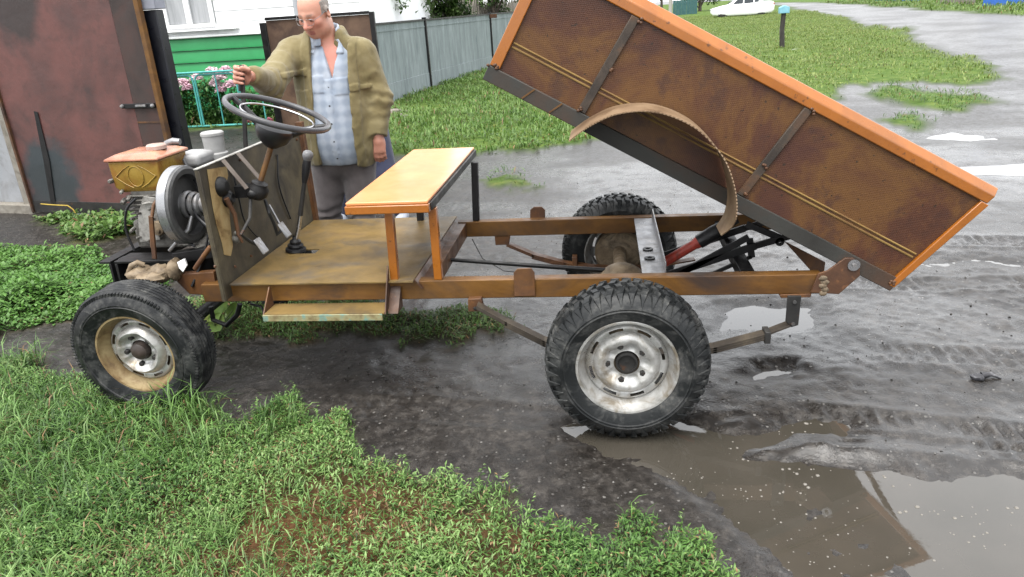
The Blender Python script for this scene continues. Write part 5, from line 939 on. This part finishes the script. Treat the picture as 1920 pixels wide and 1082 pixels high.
def sdf_mesh(f, lo, hi, h):
    lo, hi = V(lo), V(hi); c = 4; n = (np.ceil((hi-lo)/(h*c)).astype(int))*c; nc = n//c
    I = np.stack(np.meshgrid(*[np.arange(k) for k in nc], indexing='ij'), -1).reshape(-1, 3); ctr = lo+(I*c+(c-1)/2)*h; dc = np.concatenate([f(x) for x in np.array_split(ctr, max(1, len(ctr)//200000))])
    D = np.repeat(np.repeat(np.repeat(dc.reshape(nc), c, 0), c, 1), c, 2).astype(np.float32); k = np.abs(dc) < h*c*1.35+.012
    off = np.stack(np.meshgrid(*[np.arange(c)]*3, indexing='ij'), -1).reshape(-1, 3); fi = (I[k][:, None]*c+off[None]).reshape(-1, 3)
    for ch in np.array_split(fi, max(1, len(fi)//200000)): D[ch[:, 0], ch[:, 1], ch[:, 2]] = f(lo+ch*h)
    D[[0, -1]] = np.maximum(D[[0, -1]], .001); D[:, [0, -1]] = np.maximum(D[:, [0, -1]], .001); D[:, :, [0, -1]] = np.maximum(D[:, :, [0, -1]], .001)
    S_ = D < 0; corners = [(i, j, l) for i in (0, 1) for j in (0, 1) for l in (0, 1)]
    def sl(A, o): return A[o[0]:A.shape[0]-1+o[0], o[1]:A.shape[1]-1+o[1], o[2]:A.shape[2]-1+o[2]]
    cnt = sum(sl(S_, o).astype(np.int8) for o in corners); act = (cnt > 0) & (cnt < 8); idx = -np.ones(act.shape, int); ai = np.argwhere(act); idx[act] = np.arange(len(ai))
    acc = np.zeros((len(ai), 3)); num = np.zeros(len(ai)); val = [D[ai[:, 0]+o[0], ai[:, 1]+o[1], ai[:, 2]+o[2]] for o in corners]
    for p in range(8):
        for q in range(p+1, 8):
            if sum(abs(a-b) for a, b in zip(corners[p], corners[q])) != 1: continue
            m = (val[p] < 0) != (val[q] < 0); t = np.where(m, val[p]/(val[p]-val[q]+1e-12), 0); pos = V(corners[p])+t[:, None]*(V(corners[q])-V(corners[p])); acc += pos*m[:, None]; num += m
    vtx = lo+(ai+acc/num[:, None])*h; Q = []
    for axn in range(3):
        o = [0, 0, 0]; o[axn] = 1; a = S_; A0 = a[tuple(slice(0, a.shape[d]-o[d]) for d in range(3))]; A1 = a[tuple(slice(o[d], None) for d in range(3))]; e = np.argwhere(A0 != A1); u, w = [(1, 2), (2, 0), (0, 1)][axn]
        e = e[(e[:, u] > 0) & (e[:, w] > 0) & (e[:, u] < act.shape[u]) & (e[:, w] < act.shape[w])]; du, dw = np.eye(3, dtype=int)[u], np.eye(3, dtype=int)[w]
        g = lambda x: idx[x[:, 0], x[:, 1], x[:, 2]]; q = np.stack([g(e-du-dw), g(e-dw), g(e), g(e-du)], -1); fl = S_[e[:, 0], e[:, 1], e[:, 2]]; q = np.where(fl[:, None], q, q[:, ::-1]); Q.append(q[(q >= 0).all(1)])
    return vtx, np.concatenate(Q)
def frame3(fwd, up=(0, 0, 1)):
    y = unit(fwd); x = unit(np.cross(y, up)); return np.stack([x, y, np.cross(x, y)], 1)          # columns: right, forward, up
def head(P, c, M3):
    q = (P-V(c))@M3; E = lambda a, b: elp(q, a, b); s = q.copy(); s[:, 0] = np.abs(s[:, 0])
    d = su(.04, E((0, -.014, .035), (.078, .098, .088)), E((0, .026, -.035), (.067, .068, .085))); d = su(.03, d, E((0, .052, -.098), (.042, .036, .026)), elp(s, (.046, .018, -.078), (.027, .042, .036)))
    d = su(.018, d, seg(s, (0, .082, .024), (.04, .072, .02), .013, .010), elp(s, (.044, .06, -.022), (.024, .024, .022)))
    d = smax(d, -elp(s, (.031, .102, .003), (.02, .02, .012)), .012); d = su(.006, d, elp(s, (.031, .077, .002), (.015, .014, .012)))
    d = su(.012, d, seg(q, (0, .086, .014), (0, .113, -.028), .009, .0155), elp(s, (.013, .1, -.034), (.0105, .012, .009)))
    d = su(.01, d, seg(s, (0, .094, -.063), (.021, .085, -.066), .0065, .004), seg(s, (0, .092, -.077), (.018, .085, -.075), .0075, .004)); d = smax(d, -seg(s, (0, .104, -.0695), (.024, .092, -.0695), .004, .003), .004)
    M_ = np.array([[math.cos(.5), math.sin(.5), 0], [-math.sin(.5), math.cos(.5), 0], [0, 0, 1]])
    ear = smax(elp(s, (.083, -.012, -.004), (.011, .021, .034), M_), -elp(s, (.094, -.004, .002), (.008, .011, .019)), .004); return su(.008, d, ear), q
def hand_grip(P, c, axv, back):                                    # fingers closed round a bar along axv; back points from bar to the palm
    axv = unit(axv); bk = unit(V(back)-np.dot(back, axv)*axv); sd_ = np.cross(axv, bk); c = V(c)
    def pt(a, r, z): return c+axv*z+r*(math.cos(a)*bk+math.sin(a)*sd_)
    d = elp(P, c+bk*.034, (.03, .028, .046)); d = su(.02, d, seg(P, pt(.2, .04, .03), pt(.2, .04, -.03), .018, .016))
    fs = []
    for z, r in ((.034, .0105), (.0115, .0112), (-.0115, .0108), (-.033, .0095)):
        p = [pt(a, q, z+dz) for a, q, dz in ((.5, .036, 0), (1.45, .035, .002), (2.6, .031, .003), (3.9, .027, .002))]; fs.append(su(.006, seg(P, p[0], p[1], r*1.1, r), seg(P, p[1], p[2], r, r*.95), seg(P, p[2], p[3], r*.95, r*.8)))
    d = su(.008, d, np.min(fs, 0)); t = [pt(-.6, .04, .012), pt(-1.5, .034, .035), pt(-2.6, .03, .045)]; return su(.01, d, su(.006, seg(P, t[0], t[1], .014, .0115), seg(P, t[1], t[2], .0115, .0095)))
def hand_rest(P, w, dn, ac, nm):                                    # wrist, downward, across (toward the thumb), palm normal
    w, dn, ac, nm = V(w), unit(dn), unit(ac), unit(nm); M3 = np.stack([ac, dn, nm], 1); d = elp(P, w+dn*.055, (.041, .055, .021), M3); d = su(.02, d, seg(P, w, w+dn*.03, .03, .03)); fs = []
    for o, L, r in ((.029, .068, .0102), (.010, .076, .0108), (-.010, .072, .0104), (-.028, .058, .0092)):
        k = w+dn*.095+ac*o; a = k+dn*L*.45+nm*L*.16; b = a+dn*L*.28+nm*L*.28; c = b+dn*L*.05+nm*L*.27; fs.append(su(.005, seg(P, w+dn*.07+ac*o*.9, k, r*1.2, r*1.1), seg(P, k, a, r*1.08, r), seg(P, a, b, r, r*.92), seg(P, b, c, r*.92, r*.78)))
    d = su(.007, d, np.min(fs, 0)); t = [w+dn*.025+ac*.028, w+dn*.06+ac*.052+nm*.015, w+dn*.092+ac*.05+nm*.032]; return su(.012, d, su(.006, seg(P, t[0], t[1], .015, .0125), seg(P, t[1], t[2], .0125, .010)))
def fabric(name, stops, scale=4, weave=700, rough=.85, extra=None):
    t = NT(name); c = t.ramp(t.noise(scale, 6, .6), stops)
    if extra: c = extra(t, c)
    t.set(Base_Color=c, Roughness=rough, Specular_IOR_Level=.2, Sheen_Weight=.15); t.bump(t.math('ADD', t.noise(weave, 2), t.math('MULTIPLY', t.noise(26, 4), .5)), .2, .004); return t.m
def cloth(name, f, lo, hi, h, m_, par):
    v, q = sdf_mesh(f, lo, hi, h); return link(name, npmesh(name, v, q, mat=m_), par)
t = NT('skin'); cc_ = t.attr('col', 'Color'); cc_ = t.mix(t.rng(t.noise(60, 4), .45, .65, 0, .25), cc_, (.36, .14, .1)); t.set(Base_Color=cc_, Roughness=.48, Subsurface_Weight=.08, Subsurface_Radius=(.01, .004, .002), Subsurface_Scale=.5); t.bump(t.noise(160, 3), .15, .002); M['skin'] = t.m
N3 = lambda P, s, sx, sy, sz: fb(P[:, 0]*sx, P[:, 1]*sy, s, 3, P[:, 2]*sz)

# ---- the man at the lever
MAN = thing('person', 'man in an open olive jacket and pale blue checked shirt gripping the tall lever', 'person', (-1.68, 1.76, 0))
HC = at(589, 24, 1.68); HM = frame3((-.26, -.86, -.46), (.03, 0, 1)); SHR, ELR = V((-1.85, 1.72, 1.475)), V((-1.885, 1.43, 1.335)); hax = unit(h1-h0); HG = h0+hax*((1.405-h0[2])/hax[2]); WRR = HG+unit(V((.03, .98, -.08)))*.075
SHL, ELL_, WRL = V((-1.455, 1.78, 1.445)), V((-1.385, 1.79, 1.19)), at(709, 254, 1.73)
def man_body(P):
    d = su(.1, elp(P, (-1.655, 1.77, 1.3), (.19, .125, .22)), elp(P, (-1.65, 1.76, 1.05), (.18, .135, .2)), elp(P, (-1.655, 1.78, .88), (.16, .12, .13))); nb = V((-1.655, 1.765, 1.47)); nk = HC+HM@V((0, -.028, -.075)); d = su(.05, d, seg(P, nb, nk, .075, .062), seg(P, (-1.8, 1.74, 1.44), (-1.5, 1.78, 1.42), .06, .06))
    hd_, _ = head(P, HC, HM); d = su(.02, d, hd_)
    d = su(.03, d, seg(P, SHR, ELR, .05, .042), seg(P, ELR, WRR, .042, .028), seg(P, SHL, ELL_, .05, .042), seg(P, ELL_, WRL, .042, .028)); d = su(.012, d, hand_grip(P, HG, hax, WRR-HG), hand_rest(P, WRL, (.0, -.12, -1), (-1, -.15, 0), (-.1, .9, -.1)))
    for a, b, c in (((-1.745, 1.77, .83), (-1.8, 1.75, .47), (-1.83, 1.76, .07)), ((-1.565, 1.78, .83), (-1.58, 1.76, .47), (-1.575, 1.77, .07))): d = su(.03, d, seg(P, a, b, .085, .055), seg(P, b, c, .055, .038))
    return d
v, q = sdf_mesh(man_body, (-2.05, .95, .0), (-1.28, 2.0, 1.86), .0052)
L_ = (v-HC)@HM; col = np.ones((len(v), 4)); col[:, :3] = V((.42, .215, .15)); isH = np.linalg.norm(L_-V((0, 0, 0)), axis=1) < .15
red = np.exp(-((np.abs(L_[:, 0])-.04)/.03)**2-((L_[:, 2]+.02)/.035)**2-((L_[:, 1]-.06)/.05)**2)+np.exp(-(L_[:, 0]/.018)**2-((L_[:, 2]+.025)/.02)**2-((L_[:, 1]-.11)/.03)**2); col[:, :3] += (red*isH*.75)[:, None]*(V((.42, .14, .105))-V((.42, .215, .15)))
lip = (np.abs(L_[:, 0]) < .024) & (np.abs(L_[:, 2]+.07) < .012) & (L_[:, 1] > .08); col[lip, :3] = (.28, .1, .085)
brow = np.exp(-((np.abs(L_[:, 0])-.032)/.02)**4-((L_[:, 2]-.03+.1*(np.abs(L_[:, 0])-.03)**2)/.006)**2)*(L_[:, 1] > .06); col[:, :3] += brow[:, None]*(V((.1, .07, .055))-col[:, :3])*.85
stub = isH*np.exp(-((L_[:, 2]+.085)/.035)**2)*(L_[:, 1] > 0)*(L_[:, 2] < -.045); col[:, :3] *= (1-.18*stub)[:, None]; chest = np.exp(-((v[:, 2]-1.44)/.09)**2)*(v[:, 1] < 1.75)*(~isH); col[:, :3] += chest[:, None]*(V((.42, .14, .105))-col[:, :3])*.7
eye = (np.hypot(np.abs(L_[:, 0])-.031, L_[:, 2]-.002) < .009) & (L_[:, 1] > .07); col[eye, :3] = (.06, .04, .035); hnd = (v[:, 2] < 1.02) | ((v[:, 1] < 1.2)); col[hnd, :3] = (.36, .17, .12)
MBD = link('body', npmesh('body', v, q, mat=M['skin'], cols=col), MAN)
def jk_base(P):
    d = su(.1, elp(P, (-1.655, 1.77, 1.31), (.225, .16, .245)), elp(P, (-1.65, 1.755, 1.08), (.222, .18, .23)), elp(P, (-1.65, 1.765, .9), (.222, .182, .19))); return su(.08, d, seg(P, SHR+V((.06, .02, 0)), SHL+V((-.06, 0, .01)), .085, .08))
OXL = lambda z: -1.735+.02*np.clip((z-.85)/.6, 0, 1); OXR = lambda z: -1.515+.01*np.clip((z-.85)/.6, 0, 1)
def jacket(P):
    d = jk_base(P); z = P[:, 2]; ar = su(.05, seg(P, SHR, ELR, .088, .074), seg(P, ELR, WRR+V((0, .055, -.005)), .072, .054)); al = su(.05, seg(P, SHL, ELL_, .085, .07), seg(P, ELL_, WRL+V((0, 0, .01)), .07, .056))
    t1 = (P-ELR)@unit(WRR-ELR); t2 = (P-ELL_)@unit(WRL-ELL_); w1 = np.exp(-(t1/.12)**2); w2 = np.exp(-((t2-.02)/.13)**2); ar = ar+.004*w1*np.sin(t1*80+4*N3(P, 3, 9, 9, 9)); al = al+.0045*w2*np.sin(t2*85+5*N3(P, 4, 9, 9, 9)+2)
    ar = smax(ar, (P-WRR)@unit(WRR-ELR)+.02, .006); al = smax(al, (P-WRL)@unit(WRL-ELL_)-.002, .006)
    nb = V((-1.655, 1.765, 1.545)); q = P-nb; rr = np.hypot(q[:, 0]/1.0, q[:, 1]/.92); col_ = np.hypot(rr-.098, (q[:, 2]-.01-.25*q[:, 1])*.72)-.026
    op = np.maximum(np.maximum(OXL(z)+.05*np.clip(z-1.42, 0, 1)-P[:, 0], P[:, 0]-OXR(z)-.1*np.clip(z-1.4, 0, 1)), P[:, 1]-1.71)
    d = su(.03, d, col_); d = smax(d, -op, .012); d = su(.045, d, ar, al)
    for c, hh in ((at(553, 137, 1.62), (.062, .2, .016)), (at(672, 165, 1.62), (.055, .2, .012)), (at(560, 190, 1.6), (.058, .2, .055))): d = np.minimum(d, np.maximum(d-.007, bxd(P, c, hh)))
    lp = np.minimum(np.abs(P[:, 0]-OXL(z)+.022)-.024, np.abs(P[:, 0]-OXR(z)-.022)-.024); d = np.minimum(d, np.maximum(np.maximum(d-.006, lp), P[:, 1]-1.75))
    d = smax(d, .825+.02*np.sin(P[:, 0]*14)-z, .008); inner = jk_base(P)+.03; d = smax(d, -np.maximum(inner, z-.93), .006)
    nb2 = V((-1.655, 1.76, 1.59)); d = smax(d, -elp(P, nb2, (.078, .085, .16)), .01)
    return d+.004*N3(P, 7, 8, 8, 5)-.0055*(np.clip(1-3.6*np.abs(N3(P, 12, 9, 9, 5)), 0, 1))-.003*(np.clip(1-3*np.abs(N3(P, 14, 18, 18, 9)), 0, 1))+.005
cloth('jacket', jacket, (-2.02, 1.03, .78), (-1.27, 2.0, 1.62), .0062, fabric('olive canvas', [(.3, (.095, .077, .033)), (.5, (.135, .11, .052)), (.7, (.165, .14, .074))], 9), MAN)
def sh_base(P): return su(.1, elp(P, (-1.65, 1.765, 1.31), (.195, .146, .225)), elp(P, (-1.645, 1.745, 1.08), (.192, .164, .22)), elp(P, (-1.645, 1.757, .92), (.19, .165, .17)))
def shirt(P):
    d = su(.05, sh_base(P), seg(P, (-1.8, 1.74, 1.455), (-1.5, 1.78, 1.435), .068, .068)); z = P[:, 2]; cx = -1.622; nb = V((-1.655, 1.755, 1.555)); q = P-nb; rr = np.hypot(q[:, 0], q[:, 1]/.95); col_ = np.abs(rr-.083-.15*np.clip(.04-q[:, 2], 0, .1))-.006; col_ = np.maximum(col_, np.abs(q[:, 2]-.012-.32*q[:, 1])-.034); d = su(.012, d, col_)
    vee = np.maximum(np.abs(P[:, 0]-cx-.02)-.038*np.clip((z-1.32)/.15, 0, 1.2)-.002, 1.322-z); d = smax(d, -np.maximum(vee, P[:, 1]-1.72), .006)
    wing = np.minimum(bxd(P, (-1.715, 1.66, 1.515), (.022, .04, .045), frame3((-.3, -1, .5))), bxd(P, (-1.555, 1.67, 1.51), (.024, .04, .045), frame3((.3, -1, .5)))); d = np.minimum(d, np.maximum(d-.009, wing))
    pl_ = np.maximum(np.abs(P[:, 0]-cx)-.017, P[:, 1]-1.7); d = np.minimum(d, np.maximum(np.maximum(d-.004, pl_), z-1.32)); pk_ = np.minimum(bxd(P, (-1.69, 1.62, 1.3), (.04, .12, .045)), bxd(P, (-1.555, 1.62, 1.28), (.036, .12, .045))); d = np.minimum(d, np.maximum(d-.004, pk_))
    d = smax(d, .83-z, .006); return d+.006*N3(P, 17, 10, 10, 5)+.003*N3(P, 19, 26, 26, 10)
def check(t, c):
    sp = t.n.new('ShaderNodeSeparateXYZ'); t.l.new(t.co, sp.inputs[0]); a = t.math('SINE', t.math('MULTIPLY', sp.outputs[0], 2*math.pi/.062)); b_ = t.math('SINE', t.math('MULTIPLY', sp.outputs[2], 2*math.pi/.062)); g = t.rng(t.math('ADD', a, b_), -1.2, 1.2, 0, 1); return t.mix(t.math('MULTIPLY', g, .55), c, (.13, .165, .22))
SHT = cloth('shirt', shirt, (-1.9, 1.5, .78), (-1.4, 1.98, 1.62), .0058, fabric('pale blue check', [(.3, (.22, .26, .31)), (.7, (.3, .33, .38))], 5, extra=check), MAN)
for k in range(5):
    z_ = 1.28-.1*k; pz = V((-1.622, 1.5, z_)); s_ = np.linspace(1.5, 1.75, 60); pts = np.stack([np.full(60, -1.622), s_, np.full(60, z_)], -1); dd = shirt(pts); y_ = s_[np.argmax(dd < 0)]; MB().lathe([(.0055, .004), (.0055, -.002), (.001, -.0025)], (-1.622, y_, z_), (0, 1, 0), 10).build('button', M['dark_steel'], SHT)
def trousers(P):
    d = elp(P, (-1.655, 1.775, .88), (.185, .15, .16))
    for k, (a, b, c) in enumerate((((-1.745, 1.77, .82), (-1.8, 1.745, .47), (-1.83, 1.76, .08)), ((-1.562, 1.78, .82), (-1.58, 1.755, .47), (-1.575, 1.77, .08)))):
        lg = su(.03, seg(P, a, b, .108, .082), seg(P, b, c, .082, .074)); t_ = P[:, 2]-.47; lg = lg+.006*np.exp(-(t_/.12)**2)*np.sin(t_*95+5*N3(P, 23+k, 9, 9, 9))+.006*np.exp(-((P[:, 2]-.12)/.07)**2)*np.sin(P[:, 2]*140+3*N3(P, 29, 8, 8, 8)); d = su(.035, d, lg)
    d = smax(d, .055-P[:, 2], .006); return smax(d, P[:, 2]-1.0, .006)+.006*N3(P, 31, 9, 9, 4)
cloth('trousers', trousers, (-1.96, 1.55, .02), (-1.38, 1.98, 1.04), .0065, fabric('grey-brown trouser cloth', [(.3, (.05, .044, .044)), (.5, (.078, .068, .068)), (.7, (.105, .094, .094))], 6), MAN)
def shoe(P, x, y): d = su(.03, elp(P, (x, y-.09, .035), (.046, .11, .05)), elp(P, (x, y+.03, .05), (.042, .06, .06))); return smax(d, .004-P[:, 2], .006)
for x, y in ((-1.83, 1.75), (-1.575, 1.76)): cloth('shoe', lambda P: shoe(P, x, y), (x-.08, y-.24, -.02), (x+.08, y+.14, .14), .006, fabric('dark shoe leather', [(.3, (.02, .018, .016)), (.7, (.04, .036, .032))], 8, rough=.5), MAN)
b = MB(); W2 = lambda p: HC+HM@V(p)
for s in (-1, 1):
    b.tube([W2((s*(.033+.025*math.copysign(abs(math.cos(a))**.6, math.cos(a))), .112-.012*abs(math.cos(a)), .002+.017*math.copysign(abs(math.sin(a))**.7, math.sin(a)))) for a in np.linspace(0, 2*math.pi, 24, endpoint=False)], .0014, 6, True)
    b.tube([W2((s*.058, .098, .008)), W2((s*.078, .06, .01)), W2((s*.084, -.01, .012))], .0014, 6)
b.tube([W2((-.009, .113, .006)), W2((0, .117, .01)), W2((.009, .113, .006))], .0014, 6); b.build('glasses', M['grey_metal'], MAN, smooth=60)
def hair(P):
    d, q = head(P, HC, HM); k = np.maximum(d-.0022-.0015*N3(P, 5, 90, 90, 90), -(d+.003)); reg = np.maximum(np.maximum(q[:, 1]-.03+.35*(q[:, 2]-.02), q[:, 2]-.07), .005-q[:, 2]-.9*np.clip(-.03-q[:, 1], 0, .06)); return np.maximum(np.maximum(k, reg), .068-np.abs(q[:, 0])-.9*np.clip(-.05-q[:, 1], 0, 1))
cloth('hair', hair, HC-.16, HC+.16, .0042, fabric('short grey hair', [(.3, (.13, .11, .095)), (.7, (.24, .215, .195))], 80, rough=.7), MAN)

# ---- the second person, mostly hidden behind him
P2 = thing('person', 'person in an orange top and navy trousers mostly hidden behind the man', 'person', (-2.05, 3.4, 0)); HC2 = V((-2.17, 3.35, 1.36)); HM2 = frame3((.3, -.9, -.35))
LG2 = (((-2.16, 3.45, .74), (-2.24, 3.38, .4), (-2.30, 3.42, .06)), ((-1.96, 3.42, .74), (-1.88, 3.34, .4), (-1.80, 3.40, .06)))
def body2(P):
    d = su(.08, elp(P, (-2.1, 3.44, 1.02), (.15, .11, .2)), elp(P, (-2.06, 3.45, .8), (.15, .12, .13)), seg(P, (-2.26, 3.42, 1.16), (-1.99, 3.42, 1.16), .055, .055)); d = su(.03, d, seg(P, (-2.12, 3.42, 1.18), HC2+HM2@V((0, -.03, -.07)), .055, .05)); h_, _ = head(P, HC2, HM2); d = su(.02, d, h_)
    d = su(.03, d, seg(P, (-2.27, 3.42, 1.14), (-2.33, 3.36, .92), .045, .038), seg(P, (-2.33, 3.36, .92), (-2.27, 3.24, .75), .036, .026), seg(P, (-1.98, 3.42, 1.14), (-1.93, 3.38, .93), .045, .038), seg(P, (-1.93, 3.38, .93), (-1.95, 3.27, .78), .036, .026)); d = su(.012, d, hand_rest(P, (-2.27, 3.24, .75), (.02, -.3, -1), (.3, -1, 0), (.9, .2, 0)), hand_rest(P, (-1.95, 3.27, .78), (-.02, -.3, -1), (-.3, -1, 0), (-.9, .2, 0)))
    for a, b_, c in LG2: d = su(.03, d, seg(P, a, b_, .075, .05), seg(P, b_, c, .05, .036))
    return d
v, q = sdf_mesh(body2, (-2.5, 3.0, 0), (-1.65, 3.65, 1.55), .0075); col = np.ones((len(v), 4)); col[:, :3] = (.4, .2, .14); link('body', npmesh('body', v, q, mat=M['skin'], cols=col), P2)
def top2(P):
    d = su(.08, elp(P, (-2.1, 3.44, 1.02), (.175, .135, .215)), elp(P, (-2.05, 3.44, .88), (.17, .14, .12)), seg(P, (-2.26, 3.42, 1.15), (-1.99, 3.42, 1.15), .07, .07)); d = su(.03, d, seg(P, (-2.27, 3.42, 1.14), (-2.33, 3.36, .92), .062, .055), seg(P, (-2.33, 3.36, .92), (-2.28, 3.26, .79), .054, .042), seg(P, (-1.98, 3.42, 1.14), (-1.93, 3.38, .93), .062, .055), seg(P, (-1.93, 3.38, .93), (-1.95, 3.29, .82), .054, .042)); return smax(smax(d, .88-P[:, 2]+10*(np.abs(P[:, 0]+2.08) > .2), .006), -elp(P, (-2.12, 3.41, 1.26), (.06, .06, .09)), .008)+.006*N3(P, 41, 9, 9, 6)
cloth('top', top2, (-2.48, 3.1, .72), (-1.8, 3.65, 1.3), .008, fabric('orange cloth', [(.3, (.45, .14, .02)), (.7, (.6, .22, .03))], 5), P2)
def tr2(P):
    d = elp(P, (-2.05, 3.44, .82), (.19, .15, .14))
    for a, b_, c in LG2: d = su(.04, d, seg(P, a, b_, .125, .1), seg(P, b_, c, .1, .075))
    return smax(smax(d, .05-P[:, 2], .006), P[:, 2]-.9, .006)+.007*N3(P, 43, 9, 9, 5)
cloth('trousers', tr2, (-2.5, 3.15, .02), (-1.65, 3.65, .95), .008, fabric('navy cloth', [(.3, (.014, .016, .034)), (.7, (.03, .034, .06))], 5), P2)
for x, y, w in ((-2.31, 3.38, 0), (-1.77, 3.34, 1)): cloth('shoe', lambda P: shoe(P, x, y), (x-.08, y-.24, -.02), (x+.08, y+.14, .14), .007, fabric('grey-blue trainer', [(.3, (.16, .18, .22)), (.7, (.28, .3, .34))], 8, rough=.6), P2)
def hair2(P):
    d, q = head(P, HC2, HM2); k = np.maximum(d-.012-.003*N3(P, 6, 90, 90, 90), -(d+.004)); return np.maximum(k, np.maximum(q[:, 1]-.05-.2*q[:, 2]+.02, -.03-q[:, 2]-.5*np.clip(-q[:, 1], 0, .1)))
cloth('hair', hair2, HC2-.17, HC2+.17, .0055, fabric('short brown hair', [(.3, (.05, .035, .025)), (.7, (.1, .07, .05))], 80, rough=.7), P2)
